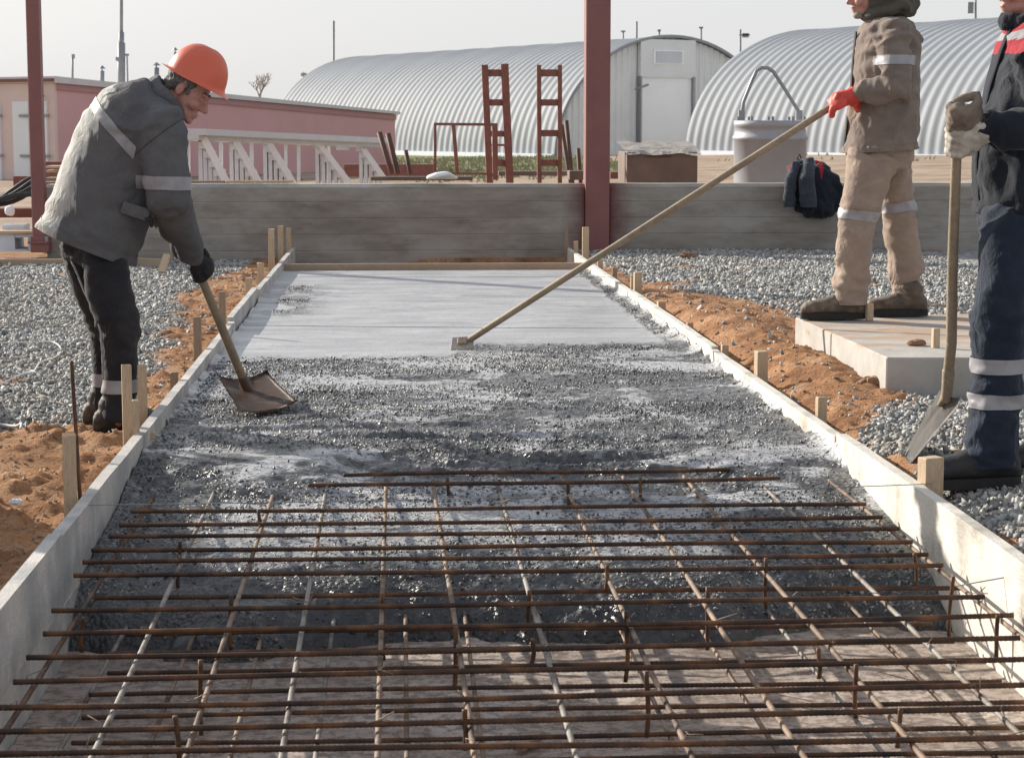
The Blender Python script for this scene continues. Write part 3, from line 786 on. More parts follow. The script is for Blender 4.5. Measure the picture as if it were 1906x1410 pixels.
stake(1733, 848, 40, XR + .01, "thick square stake nearest the camera on the right, by the dark boot", rot=.3, dep=.055)
bm = BM(); c = AX(1541, 800, XR + .01); box(bm, (c.x, c.y - .04, c.z - .02), (.075, .10, .045), Matrix.Rotation(.3, 3, 'Z'), .004)
single("wooden_block", bm, WOOD, "small wooden block nailed outside the right board below a stake", "wood block")
bm = BM(); c = AZ(283, 800, -0.01); box(bm, (c.x - .03, c.y, -0.03), (.08, .05, .03), Matrix.Rotation(.2, 3, 'Z'), .003)
single("wooden_block", bm, WOOD, "little wood offcut against the left board beside the stake cluster", "wood block")

# strings stretched over the formwork
def wire(name, p, q, r, mat, label, cat, sag=0.0, group=None):
    bm = BM(); n = 10
    pts = [V(p).lerp(V(q), i / n) - V((0, 0, sag * 4 * (i / n) * (1 - i / n))) for i in range(n + 1)]
    tube(bm, pts, r, 6)
    return single(name, bm, mat, label, cat, group, True)
gs = "strings stretched across the pour"
wire("string_line", AX(505, 545, XL), AX(1230, 553, XR), .0014, STRING, "middle of three thin strings across the smooth concrete", "string line", .004, gs)
wire("string_line", AX(470, 514, XL), AX(1180, 515, XR), .0014, STRING, "farthest of three thin strings across the smooth concrete", "string line", .004, gs)
wire("string_line", AX(367, 604, XL), AX(1284, 611, XR), .0015, STRING, "nearest of three thin strings across the smooth concrete", "string line", .004, gs)
wire("string_line", AX(128, 940, XL), AX(1735, 900, XR), .0016, STRING, "thin string running from the wide left stake to the thick right stake", "string line", .01, gs)
wire("string_line", AX(-60, 1160, XL - .05), AX(640, 1166, .2), .0014, STRING, "thin string over the left board in the foreground", "string line", 0, gs)
wire("string_line", AX(1780, 1090, RB - .12), AX(1960, 1058, XR + .05), .0020, STRING, "thin wire over the right board in the foreground", "string line", 0, gs)
# thin rod beside the wide stake
a, b = AX(133, 674, XL - .12), AX(149, 925, XL - .10)
bm = BM(); tube(bm, [a, b + (b - a) * .3], .0075, 8)
single("rusty_rod", bm, REBAR, "thin rusty rod standing upright beside the wide stake on the left", "rod", None, True)

# ================================================================== REINFORCEMENT CAGE
ZU, ZLo = CAM.z - 1.28, CAM.z - 1.445
cage = thing("reinforcement_cage", (0.37, 4.5, FLOOR), "rusty two-layer reinforcing bar cage tied in the foreground pit", "rebar cage")
def bar(name, p, q, r, mat, ribs=True):
    p, q = V(p), V(q); L = (q - p).length
    bm = BM(); n = 8; step = 0.006
    m = int(L / step) if ribs else 12
    a, b = frame_of(q - p); d = (q - p).normalized()
    rings = []
    bend = [rnd.uniform(-.004, .004) for _ in range(3)]
    for i in range(m + 1):
        t = i / m
        rr = r * ((1.09 if i % 2 else 0.94) if ribs else 1)
        off = a * (bend[0] * math.sin(math.pi * t * 1.0) + bend[1] * math.sin(math.pi * t * 2)) + b * bend[2] * math.sin(math.pi * t * 1.5)
        c = p + d * (L * t) + off
        rings.append([bm.verts.new(c + a * rr * math.cos(2 * math.pi * k / n) + b * rr * math.sin(2 * math.pi * k / n)) for k in range(n)])
    for r0, r1 in zip(rings, rings[1:]):
        for k in range(n): bm.faces.new((r0[k], r0[(k + 1) % n], r1[(k + 1) % n], r1[k]))
    bm.faces.new(rings[0][::-1]); bm.faces.new(rings[-1])
    return obj(name, bm, mat, cage, True)
XE0, XE1 = -0.87, 1.63
TR = [(243, 951, 1612, 938), (222, 977, 1643, 962), (202, 998, 1673, 983), (170, 1023.6, 1698, 1008), (154, 1046, 1727, 1031), (137, 1070.5, 1756, 1052),
      (96, 1136, 1833, 1111), (80, 1179, 1885, 1144), (49, 1223, 1906, 1187), (24.6, 1268.5, 1906, 1226), (-5, 1316, 1906, 1274), (-20, 1361, 1906, 1318), (-40, 1403, 1906, 1370)]
RT = .0069
for i, (x0, y0, x1, y1) in enumerate(TR):
    a, b = AZ(x0, y0, ZU + .006), AZ(x1, y1, ZU + .006)
    if x1 >= 1906:
        d = (b - a); b = a + d * ((1.56 + .06 * rnd.random() - a.x) / d.x)
    bar("transverse_bar", a, b, RT, REBAR)
for y0 in (3.92, 3.72, 3.5):
    bar("transverse_bar", (XE0, y0, ZU + .006), (XE1, y0 - .03, ZU + .006), RT, REBAR)
bar("transverse_bar", AZ(176, 1112, ZU - .045), AZ(1793, 1094, ZU - .045), RT, REBAR)
# bars half sunk in the edge of the pour
for y0, xa, xb in ((7.10, -.30, 1.40), (7.30, -.18, 1.25)):
    bar("transverse_bar", (xa, y0, CT - .020), (xb, y0 + .03, CT - .018), RT * 1.05, REBAR)
LX = [-.842, -.631, -.434, -.231, -.032, .16, .371, .61, .85, 1.085, 1.335, 1.59]
LM = [REBAR, REBARG, REBARP, REBARG, REBARP, REBARP, REBARG, REBARP, REBARP, REBARP, REBARG, REBARP]
for X, m in zip(LX, LM):
    bar("longitudinal_bar", (X + rnd.uniform(-.006, .006), 3.3, ZU - RT * 1.6), (X + rnd.uniform(-.012, .012), 7.35, ZU - RT * 1.6), RT * .95, m)
LX2 = [x + .055 for x in LX[:-1]]
for k, X in enumerate(LX2):
    bar("lower_longitudinal_bar", (X + rnd.uniform(-.01, .01), 3.3, ZLo - .015), (X + rnd.uniform(-.01, .01), 6.3, ZLo - .015), RT * .9, REBARG if k % 3 == 0 else REBARP)
for k in range(12):
    y0 = 3.45 + k * .205
    bar("lower_transverse_bar", (XE0 + .06 + rnd.uniform(0, .05), y0, ZLo), (XE1 - rnd.uniform(.03, .1), y0 + rnd.uniform(-.02, .0), ZLo), RT * .9, REBAR)
# uprights that hold the two layers apart
for px, yt, yb in ((1165, 1140, 1290), (1205, 1250, 1400), (1318, 1095, 1230), (1525, 1210, 1290), (1595, 1240, 1370), (1672, 1320, 1430), (1770, 1075, 1215), (1857, 1148, 1262), (1128, 1055, 1110),
                   (1427, 1040, 1150), (990, 1190, 1250), (846, 1170, 1300), (866, 1325, 1420), (372, 1230, 1380), (332, 1335, 1430), (428, 1110, 1215), (150, 1150, 1215), (985, 1100, 1180), (713, 1105, 1240), (1706, 1030, 1110), (330, 1010, 1110), (1060, 900, 975), (1190, 890, 960), (836, 890, 980), (484, 950, 1030)):
    t = AZ(px, yt, ZU + .03)
    zb = max(CAM.z - (yb - 232) / FPX * t.y, FLOOR - .02)
    bar("spacer_post", (t.x, t.y, zb), (t.x + rnd.uniform(-.006, .006), t.y + rnd.uniform(-.01, .01), t.z + .004), RT * .85, REBAR, False)
# twists of tying wire at the crossings
bm = BM()
for k in range(130):
    X = rnd.choice(LX); px_l = rnd.choice(TR)
    y0 = AZ(px_l[0], px_l[1], ZU).y
    c = V((X, y0, ZU))
    tube(bm, [c + V((rnd.uniform(-.01, .01), rnd.uniform(-.01, .01), .0)), c + V((rnd.uniform(-.012, .012), rnd.uniform(-.01, .01), .014)), c + V((rnd.uniform(-.04, .04), rnd.uniform(-.03, .03), rnd.uniform(.0, .035)))], .0015, 5)
tw = obj("tie_wires", bm, REBARP, cage, True); tw["kind"] = "stuff"

# ================================================================== WALL, COLUMNS, PAD
def wall_mat():
    t = NT("board_marked_concrete")
    n = t.noise(2.2, 6, 0.65, t.mapping((0.6, 1, 2.5)))
    c = t.ramp(n, [(0.28, (0.19, 0.165, 0.14)), (0.5, (0.285, 0.255, 0.22)), (0.74, (0.38, 0.35, 0.31))])
    c = t.mix(t.ramp(t.noise(9, 5, 0.7, t.mapping((0.25, 1, 1.6))), [(0.56, 0.0), (0.72, 0.6)]), c, (0.19, 0.17, 0.145))
    sep = t.n("ShaderNodeSeparateXYZ"); t.l(t.co.outputs["Object"], sep.inputs[0])
    f = t.math('FRACT', t.math('MULTIPLY', t.math('ADD', sep.outputs[2], 0.035), 6.3))
    ln = t.ramp(f, [(0.0, 0.0), (0.05, 1.0), (0.95, 1.0), (1.0, 0.0)])
    c = t.mix(t.math('MULTIPLY', t.math('SUBTRACT', 1.0, ln), t.ramp(t.noise(1.3, 4), [(0.4, 0.05), (0.6, 0.6)])), c, t.mix(0.6, c, (0.1, 0.085, 0.075)))
    c = t.mix(t.ramp(t.noise(1.1, 6, 0.7, t.mapping((1, 1, 2.2))), [(0.48, 0.0), (0.62, 0.55)]), c, (0.40, 0.385, 0.365))
    # red overspray where the column was painted
    d = t.math('ABSOLUTE', t.math('SUBTRACT', sep.outputs[0], 2.03))
    d = t.math('ADD', d, t.math('MULTIPLY', t.math('SUBTRACT', t.noise(5, 5, 0.6), 0.5), 0.22))
    c = t.mix(t.ramp(d, [(0.13, 0.85), (0.36, 0.0)]), c, (0.13, 0.035, 0.035))
    t.col(c); t.rough(0.85); t.bump(t.math('ADD', t.math('MULTIPLY', t.noise(24, 5, 0.6, t.mapping((0.3, 1, 1))), 0.5), ln), 0.4, 0.012); return t.m
WALLM = wall_mat()
WY = 19.75
def plinth(x0, x1, label):
    bm = BM(); n = int((x1 - x0) / .15); top = .612
    vs = []
    for i in range(n + 1):
        x = x0 + (x1 - x0) * i / n
        wz = top + .006 * noise.noise(V((x * 2, 1, 4)))
        vs.append([bm.verts.new(c) for c in ((x, WY, -.35), (x, WY + .006 * noise.noise(V((x, 2, 2))), wz - .03), (x, WY + .05, wz), (x, WY + .34, wz), (x, WY + .34, -.35))])
    for a, b in zip(vs, vs[1:]):
        for k in range(5): bm.faces.new((a[k], b[k], b[(k + 1) % 5], a[(k + 1) % 5]))
    bm.faces.new(vs[0]); bm.faces.new(vs[-1][::-1])
    o = obj("concrete_wall", bm, WALLM)
    return tag(o, label, "wall")
cl = AY(1088, 440, WY).x; cr = AY(1135, 440, WY).x
plinth(-3.32, cl - .004, "low board-marked concrete wall across the end of the pour, left of the middle red column")
plinth(cr + .004, 7.5, "low board-marked concrete wall behind the gravel, right of the middle red column")
def column(px0, px1, y, d, zb, zt, label, name="steel_column", plate=None, web=False):
    a, b = AY(px0, 440, y), AY(px1, 440, y)
    w_ = b.x - a.x; xc = (a.x + b.x) / 2
    r = thing(name, (xc, y + d / 2, zb), label, "steel column")
    bm = BM()
    if web:
        box(bm, (xc, y + .006, (zb + zt) / 2), (w_, .012, zt - zb)); box(bm, (xc, y + d - .006, (zb + zt) / 2), (w_, .012, zt - zb)); box(bm, (xc, y + d / 2, (zb + zt) / 2), (.009, d - .026, zt - zb))
    else:
        box(bm, (xc, y + d / 2, (zb + zt) / 2), (w_, d, zt - zb), None, .008)
    obj("shaft", bm, STEEL, r)
    bm = BM(); pw = plate or (w_ * 1.5)
    box(bm, (xc, y + d / 2, zb + .008), (pw, d + .12, .02), None, .003)
    pl = obj("base_plate", bm, STEEL, r)
    bm = BM()
    for sx in (-1, 1):
        for sy in (-1, 1):
            bmesh.ops.create_cone(bm, cap_ends=True, segments=6, radius1=.016, radius2=.016, depth=.05, matrix=Matrix.Translation((xc + sx * pw * .4, y + d / 2 + sy * (d / 2 + .035), zb + .043)))
    obj("anchor_bolts", bm, GREYST, pl)
    return r
column(1089.5, 1134.5, WY - .06, .24, -.06, 6.2, "wide red painted steel column rising from the wall at the end of the pour")
lc = column(60, 84, 19.6, .16, .06, 6.2, "narrow red painted steel column at the left edge behind the stooping worker", web=False, plate=.2)
bm = BM(); a = AY(55, 440, 19.55); b = AY(90, 470, 19.55)
box(bm, ((a.x + b.x) / 2, 19.72, (a.z + b.z) / 2), (b.x - a.x, .3, a.z - b.z), None, .006)
obj("pedestal", bm, STEEL, lc)

def pad_mat():
    t = NT("pad_concrete")
    n = t.noise(4, 7, 0.65)
    c = t.ramp(n, [(0.3, (0.33, 0.305, 0.275)), (0.7, (0.48, 0.455, 0.42))])
    g = t.n("ShaderNodeNewGeometry"); sep = t.n("ShaderNodeSeparateXYZ"); t.l(g.outputs["Normal"], sep.inputs[0])
    dirt = t.ramp(t.noise(5, 6, 0.65, t.mapping((0.35, 1, 1))), [(0.44, 0.0), (0.56, 0.9)])
    c = t.mix(t.math('MULTIPLY', dirt, t.ramp(sep.outputs[2], [(0.4, 0.0), (0.7, 1.0)])), c, (0.40, 0.27, 0.18))
    c = t.mix(t.ramp(t.noise(7, 4), [(0.66, 0.0), (0.7, 0.7)]), c, (0.34, 0.17, 0.08))
    t.col(c); t.rough(0.85); t.bump(t.noise(30, 6, 0.65), 0.35, 0.01); return t.m
PADM = pad_mat()
PZ = .137
c0 = AZ(1650, 665, PZ); c1 = AZ(1483, 590, PZ)
c1 = c1 + (c1 - c0).normalized() * .04
pad = thing("concrete_pad", (c0.x + .9, (c0.y + c1.y) / 2, -.06), "low square concrete pad dusted with soil under the brown-clothed worker", "concrete pad")
bm = BM()
mid = c0.lerp(c1, .555)
vx = V((1, -.06, 0)).normalized()
vb = V((1, .13, 0)).normalized()
def slab(bm, a, b, wid, z0, z1):
    pts = [V((a.x, a.y, z1)), V((b.x, b.y, z1)), V((b.x, b.y, z1)) + (vb if (b - c1).length < .01 else vx) * wid, V((a.x, a.y, z1)) + vx * wid]
    prism(bm, pts, V((0, 0, z0 - z1)))
slab(bm, c0, mid, 2.3, -.3, PZ); slab(bm, mid + (c1 - c0).normalized() * .014, c1, 2.3, -.3, PZ - .003)
es = [e for e in bm.edges]
bmesh.ops.bevel(bm, geom=es, offset=.006, segments=1, affect='EDGES')
obj("pad_block", bm, PADM, pad)
bm = BM(); slab(bm, mid + V((.004, 0, 0)) + (c1 - c0).normalized() * .0005, mid + V((.004, 0, 0)) + (c1 - c0).normalized() * .0135, 2.25, -.3, PZ - .006); obj("joint_filler", bm, DGREY, pad)
def pad_stick(px, yb, yt, wpx, label):
    p = AZ(px, yb, PZ); wd = wpx * p.y / FPX; h = (yb - yt) * p.y / FPX
    bm = BM(); box(bm, (p.x, p.y, PZ + h / 2 - .002), (wd, wd * .8, h), Matrix.Rotation(.25, 3, 'Z'), .003)
    single("wooden_peg", bm, WOOD, label, "peg", "pegs on the concrete pad")
pad_stick(1618, 596, 563, 13, "short wooden peg between the shoes of the brown-clothed worker")
pad_stick(1741, 647, 609, 14, "short wooden peg on the pad left of the upright shovel handle")
# thin timber laid across the pad top
# lumps of soil
def clod(px, py, z, r, label, mat=SOILCLOD, sq=.6, grp="soil lumps"):
    p = AZ(px, py, z); bm = BM()
    bmesh.ops.create_icosphere(bm, subdivisions=3, radius=1)
    for v in bm.verts:
        k = 1 + .35 * noise.fractal(v.co * 2.2 + V((px, py, 0)), .8, 2.2, 4)
        v.co = V((v.co.x * r * k * 1.25, v.co.y * r * k, v.co.z * r * k * sq))
    bmesh.ops.translate(bm, vec=(p.x, p.y, z + r * sq * .5), verts=bm.verts[:])
    single("soil_lump", bm, mat, label, "soil lump", grp, False)
SOILM = m_basic("soil_lump_earth", (0.19, 0.10, 0.055), (0.34, 0.205, 0.12), 20, .95, .6, 60, .01)
clod(1706, 643, PZ, .035, "brown soil lump on the pad next to the wooden peg", SOILM)
clod(1280, 479, -.03, .055, "single reddish soil lump on the gravel right of the red column", SOILM)
clod(1615, 727, -.04, .045, "left of two soil lumps at the pad's front corner", SOILM, .9)
clod(1632, 728, -.04, .05, "right of two soil lumps at the pad's front corner", SOILM, 1.0)
clod(30, 936, -.16, .018, "small pale lump in the shaded soil at the left edge", PRECAST)

# ================================================================== LEFT BEHIND THE WORKER
# timbers lying on the gravel
def timber(px0, y0, px1, y1, z, h, d, mat, label, name="timber"):
    a, b = AZ(px0, y0, z), AZ(px1, y1, z); bm = BM()
    beam(bm, a + V((0, 0, h / 2)), b + V((0, 0, h / 2)), d, h, None, .003)
    return single(name, bm, mat, label, "timber")
timber(-40, 494, 128, 494, -.12, .06, .06, WOODX, "long grey timber lying on the gravel behind the worker, left end out of view")
timber(236, 494, 308, 497, -.12, .075, .06, WOODX, "short timber lying on the gravel right of the stooping worker's jacket")
bm = BM(); a, b = AZ(300, 507, -.1), AY(311, 474, AZ(300, 507, -.1).y + .1); beam(bm, a, b, .06, .03)
single("wooden_stake", bm, WOOD, "slanting wooden peg against the end of the short timber", "stake")
def prect(bm, px0, y0, px1, y1, Y, depth, bevel=.004):
    a, b = AY(px0, y0, Y), AY(px1, y1, Y)
    box(bm, ((a.x + b.x) / 2, Y + depth / 2, (a.z + b.z) / 2), (abs(b.x - a.x), depth, abs(a.z - b.z)), None, bevel)
bm = BM()
for q in ((-30, 436, 28, 468), (52, 436, 61, 468), (28, 436, 52, 442), (28, 464, 52, 468)):
    prect(bm, *q, 19.9, .5, .0)
single("concrete_block", bm, PRECAST, "concrete block with a square black hole left of the narrow red column", "concrete block")
bm = BM(); prect(bm, -30, 430, 62, 435.5, 19.85, .35); single("plank", bm, WOOD, "pale plank on top of the concrete block at the left edge", "plank")
bm = BM(); prect(bm, 2, 418, 46, 430, 20.1, .3, .01); single("concrete_rubble", bm, PRECAST, "squat rubble block lying on the plank at the left edge", "rubble")
bm = BM(); prect(bm, -20, 388, 62, 405, 21.5, .4, .01); single("red_channel", bm, RUSTRED, "low rusty channel behind the rubble at the left edge", "steel section")
bm = BM()
for q in ((24, 328, 62, 352),): prect(bm, *q, 22.5, .5, .006)
single("red_box", bm, RUSTRED, "small dark red steel box behind the cable coil at the left edge", "steel box")
bm = BM(); bmesh.ops.create_icosphere(bm, subdivisions=2, radius=.05)
bmesh.ops.translate(bm, vec=AY(18, 392, 19.95), verts=bm.verts[:])
for v in bm.verts: v.co += V((0, 0, .02 * noise.noise(v.co * 20)))
single("white_rag", bm, WHITEP, "crumpled white rag under the black hose coil", "rag", None, True)
# coil of black hose
bm = BM()
for k in range(5):
    c = AY(14, 372 - k * 3, 20.6 + k * .1)
    pts = []
    for i in range(26):
        t = 2 * math.pi * i / 25
        pts.append(c + V((.36 * math.cos(t), .18 * math.sin(t), .16 * math.cos(t) * (0.7 + .1 * k) + .03 * math.sin(3 * t + k))))
    tube(bm, pts, .024, 8)
single("hose_coil", bm, DGREY, "loose coil of black hose at the left edge behind the red column", "hose", None, True)
# stack of planks left of the wall's end behind the worker
for k, (y0, y1, m, lb) in enumerate(((309, 313, WOOD, "topmost pale plank in the stack behind the stooping worker's back"), (317, 321, WOOD, "second plank from the top in the stack behind the worker's back"), (331, 336, WOODG, "third plank from the top in the stack behind the worker's back"), (340, 344, WOOD, "lowest plank in the stack behind the worker's back"))):
    bm = BM(); prect(bm, 84 - k, y0, 330, y1, 20.6 + .05 * k, .4, .002); single("plank", bm, m, lb, "plank", "planks stacked behind the worker")
bm = BM(); prect(bm, 80, 301, 200, 306, 24, .2, .002); single("steel_beam", bm, RUSTRED, "thin red steel rail over the plank stack behind the worker", "steel beam")
for k, (a0, a1, b0, b1) in enumerate(((352, 334, 480, 332.5), (420, 337, 545, 335))):
    bm = BM(); a, b = AY(a0, a1 - 3, WY + .1), AY(b0, b1 - 3, WY + .2); beam(bm, V((a.x, a.y, .635)), V((b.x, b.y, .635)), .09, .022, None, .002)
    single("plank", bm, WOOD if k else WOODG, ("pale plank lying on the wall below the white stair flights" if k else "grey plank lying on the wall right beside the worker's sleeve"), "plank")

# ================================================================== BEHIND THE WALL
# white precast stair flights leaning in a row under a long white slab
def dpt(px): return 24 + (px - 345) / 345 * 5
bm = BM()
for (pa, pb) in ((345, 692),):
    A, B = AY(pa, 246, dpt(pa)), AY(pb, 262, dpt(pb))
    beam(bm, A, B, .55, .075, None, .004)
    A, B = AY(pa, 256, dpt(pa)), AY(pb, 270, dpt(pb))
    beam(bm, A, B, .35, .06, None, .004)
sl = thing("white_bench", AY(500, 330, 26), "long white slab on thin posts behind the wall, left of the frames", "slab")
obj("slab", bm, m_basic("slab_grey", (.55, .575, .595), (.62, .64, .655), 3, .7, .1, 40), sl)
for px in (350, 411, 468, 532, 556, 612):
    bm = BM(); a = AY(px, 258, dpt(px) + .12); b = AY(px, 338, dpt(px) + .12); beam(bm, a, b, .045, .045); obj("post", bm, PRECAST, sl)
bm = BM(); a = AY(638, 275, dpt(638)); box(bm, a, (.17, .2, .06), None, .004); obj("bracket", bm, PRECAST, sl)
for k, (tx, ty, bx, by) in enumerate(((372, 254, 418, 340), (430, 257, 478, 340), (493, 262, 542, 340), (590, 268, 647, 340), (672, 277, 718, 340))):
    Y = dpt(tx) - .35
    T, B = AY(tx, ty, Y), AY(bx, by, Y)
    px_m = FPX / Y
    pts = [T - V((.01, 0, 0)), T + V((.075, 0, 0)), B + V((.065, 0, 0)), B - V((.025, 0, 0))]
    st = thing("stair_flight", V((B.x, Y, B.z)), ["first white stair flight from the left, right beside the worker's sleeve", "second white stair flight from the left behind the wall", "third white stair flight from the left behind the wall", "fourth white stair flight from the left behind the wall", "last white stair flight before the rusty pipes"][k], "stair flight", "white stair flights leaning behind the wall")
    bm = BM(); prism(bm, pts, V((0, .12, 0))); obj("stringer", bm, WHITEP, st)
    bm = BM(); n = 5
    zb = B.z - .02
    dx = (B.x - T.x) / n; dz = (B.z - T.z) / n
    for i in range(n):
        xa = T.x + dx * i - .004; za = T.z + dz * (i + .25)
        sp = -dx * (.95 if i else .8)
        box(bm, (xa - .015 + dx * .2, Y + .35, (za + zb) / 2), (.05, .5, za - zb))
        box(bm, (xa + dx * .2 - .03, Y + .30, za + .03), (.10, .55, .075))
    obj("steps", bm, PRECAST, st)
# rusty lattice frames
def lattice(legs, rungs, Y, name, label, lit=None, leg_w=.075):
    r = thing(name, AY(legs[0][2], legs[0][3], Y), label, "steel lattice")
    for k, (x0, y0, x1, y1, wpx) in enumerate(legs):
        a, b = AY(x0, y0, Y), AY(x1, y1 + 15, Y); bm = BM(); wd = wpx * Y / FPX
        beam(bm, a, b, wd, wd if k % 2 else wd * 1.4, None if abs((b - a).normalized().z) < .9 else V((0, 1, 0)), .004); obj("leg", bm, RUSTRED, r)
    for (x0, x1, yy, h) in rungs:
        a, b = AY(x0, yy, Y + .02), AY(x1, yy, Y + .02); bm = BM()
        beam(bm, a, b, .05, h * Y / FPX, None, .003); obj("rung", bm, RUSTRED, r)
    return r
lattice([(902, 121, 912, 333, 12), (939, 119, 949, 333, 14)], [(905, 938, 136, 13), (908, 940, 191, 12), (912, 943, 249, 11), (913, 945, 270, 4), (914, 945, 303, 12)], 23.5, "lattice_tower", "left of the two tall rusty ladder-like lattice frames, slightly leaning")
lattice([(1003, 121, 1004, 333, 8), (1042, 121, 1042, 333, 8)], [(1006, 1039, 136, 13), (1006, 1039, 191, 12), (1006, 1039, 248, 12), (1006, 1039, 303, 12)], 23.8, "lattice_tower", "right of the two tall rusty ladder-like lattice frames, nearest the wide red column")
fr = thing("pipe_barrier", AY(865, 330, 22.6), "open rusty rectangular steel frame standing left of the lattice frames", "steel frame")
for k, (x0, y0, x1, y1, wpx) in enumerate(((810, 230, 810, 330, 5), (921, 232, 922, 335, 10), (844, 233, 851, 320, 7), (808, 231, 926, 232, 5), (808, 322, 924, 324, 4))):
    bm = BM(); wd = wpx * 22.6 / FPX; beam(bm, AY(x0, y0, 22.6 + .003 * k), AY(x1, y1, 22.6 + .003 * k), wd, wd, None if abs(y1 - y0) < 20 else V((0, 1, 0)), .002); obj("rail" if k > 2 else "upright", bm, RUSTRED, fr)
for k, (x0, y0, x1, y1, r_, lb) in enumerate(((706, 246, 730, 312, 10, "left leaning rusty pipe of the pair before the pink building's end"), (722, 248, 741, 312, 10, "right leaning rusty pipe of the pair before the pink building's end"), (755, 279, 764, 312, 8, "single short leaning pipe right of the pipe pair"), (1045, 232, 1063, 333, 8, "left tall leaning pipe beside the wide red column"), (1054, 224, 1066, 333, 8, "right tall leaning pipe beside the wide red column"), (1076, 276, 1081, 333, 8, "short leaning pipe touching the wide red column"))):
    Y = 25 + .13 * k; a, b = AY(x0, y0, Y), AY(x1, y1 + 12, Y)
    bm = BM(); rr = r_ * .5 * Y / FPX
    pts, n = [a, b], 14
    A, B = frame_of(b - a)
    rings = [[bm.verts.new(c + (A * math.cos(2 * math.pi * i / n) + B * math.sin(2 * math.pi * i / n)) * r2) for i in range(n)] for c, r2 in ((b, rr), (a, rr), (a, rr * .8), (a + (b - a) * .25, rr * .8))]
    for r0, r1 in zip(rings, rings[1:]):
        for i in range(n): bm.faces.new((r0[i], r0[(i + 1) % n], r1[(i + 1) % n], r1[i]))
    bm.faces.new(rings[-1])
    single("steel_pipe", bm, PIPE, lb, "pipe", "leaning rusty pipes behind the wall", True)
def stuffbeam(x0, y0, x1, y1, Y, d, mat, name, label, cat, grp=None):
    bm = BM(); prect(bm, x0, y0, x1, y1, Y, d, .006); return single(name, bm, mat, label, cat, grp)
stuffbeam(640, 306, 808, 329, 31, .3, RUSTRED, "steel_beam", "deep red steel beam lying behind the wall beside the last stair flight", "steel beam")
stuffbeam(690, 329, 880, 336, 24.5, .3, RUSTBOX, "steel_beam", "dark rusty beam low behind the white bundle on the wall", "steel beam")
stuffbeam(928, 319, 1088, 327, 27, .3, RUSTBOX, "steel_beam", "rusty beam lying between and behind the two lattice frames", "steel beam")
stuffbeam(1136, 320, 1166, 333, 26, .3, RUSTRED, "steel_beam", "red beam end between the wide red column and the brown box", "steel beam")
stuffbeam(1060, 318, 1088, 335, 24, .3, RUSTBOX, "steel_offcut", "rusty offcut at the foot of the leaning pipes by the wide column", "steel section")
stuffbeam(80, 302, 120, 336, 30, .2, RUSTRED, "steel_offcut", "dark red steel plate behind the narrow red column", "steel section")
# wrapped white bundle on the wall
bm = BM(); tube(bm, [AY(797, 331, WY + .12), AY(812, 327, WY + .12), AY(830, 325, WY + .14), AY(847, 331, WY + .2)], [(.02, .06), (.035, .09), (.035, .09), (.015, .05)], 12)
for v in bm.verts: v.co += V((0, 0, .012 * noise.noise(v.co * 14)))
single("cloth_bundle", bm, WHITEP, "crumpled white cloth bundle lying on top of the wall", "cloth", None, True)
# brown sheet steel box with plastic on its lid
Yb = 23.0
bx = thing("steel_box", AY(1232, 333, Yb), "brown sheet steel box with dusty plastic over its lid, right of the wide red column", "box")
bm = BM(); prect(bm, 1167, 283, 1298, 345, Yb, .9, .008); obj("box_body", bm, RUSTBOX, bx)
bm = BM(); a = AY(1165, 285, Yb - .03); b = AY(1305, 285, Yb - .03)
g = []
for j in range(14):
    row = []
    for i in range(30):
        x = a.x + (b.x - a.x) * i / 29; y = Yb - .035 + .98 * j / 13
        hang = .045 if j == 0 else 0
        row.append(bm.verts.new((x, y - .005, a.z + .025 - hang + .035 * noise.noise(V((x * 5, y * 5, 1))) + .1 * (j / 13))))
    g.append(row)
for j in range(13):
    for i in range(29): bm.faces.new((g[j][i], g[j][i + 1], g[j + 1][i + 1], g[j + 1][i]))
bmesh.ops.solidify(bm, geom=bm.faces[:], thickness=.012)
obj("plastic_sheet", bm, PLASTIC, bx, True)
bm = BM(); a, b = AY(1203, 291, Yb - .004), AY(1250, 291, Yb - .004); beam(bm, a, b, .012, .018, None, .002); obj("handle", bm, PIPE, bx)
# concrete bucket
Yk = 22.0
def px2m(p, Y): return p * Y / FPX
bk = thing("concrete_bucket", AY(1433, 334, Yk + .4), "big grey steel concrete bucket with bail handle behind the wall", "concrete bucket")
cx = AY(1433, 300, Yk + .4).x
prof = [(67, 350), (67, 262), (70, 260), (70, 254), (67, 252), (65, 238), (68, 236), (68, 225), (62, 224), (60, 236)]
bm = BM(); rings = []
for r_, yy in prof:
    z = AY(1433, yy, Yk + .4).z; rr = px2m(r_, Yk + .4)
    rings.append([bm.verts.new((cx + rr * math.cos(2 * math.pi * i / 40), Yk + .4 + rr * math.sin(2 * math.pi * i / 40), z)) for i in range(40)])
for r0, r1 in zip(rings, rings[1:]):
    for i in range(40): bm.faces.new((r0[i], r0[(i + 1) % 40], r1[(i + 1) % 40], r1[i]))
bm.faces.new(rings[-1])
ob = obj("drum", bm, BUCKET, bk, True)
for e in ob.data.polygons: e.use_smooth = True
for px in (1380, 1487):
    bm = BM(); a = AY(px, 222, Yk + .4); box(bm, a + V((0, 0, .02)), (.07, .05, .16), None, .006); obj("handle_lug", bm, GREYST, bk)
bm = BM(); tube(bm, [AY(px, py, Yk + .4) for px, py in ((1381, 215), (1384, 190), (1400, 150), (1408, 132), (1418, 126), (1430, 127), (1440, 134), (1460, 165), (1486, 207), (1488, 220))], .021, 8)
obj("bail_handle", bm, GREYST, bk, True)
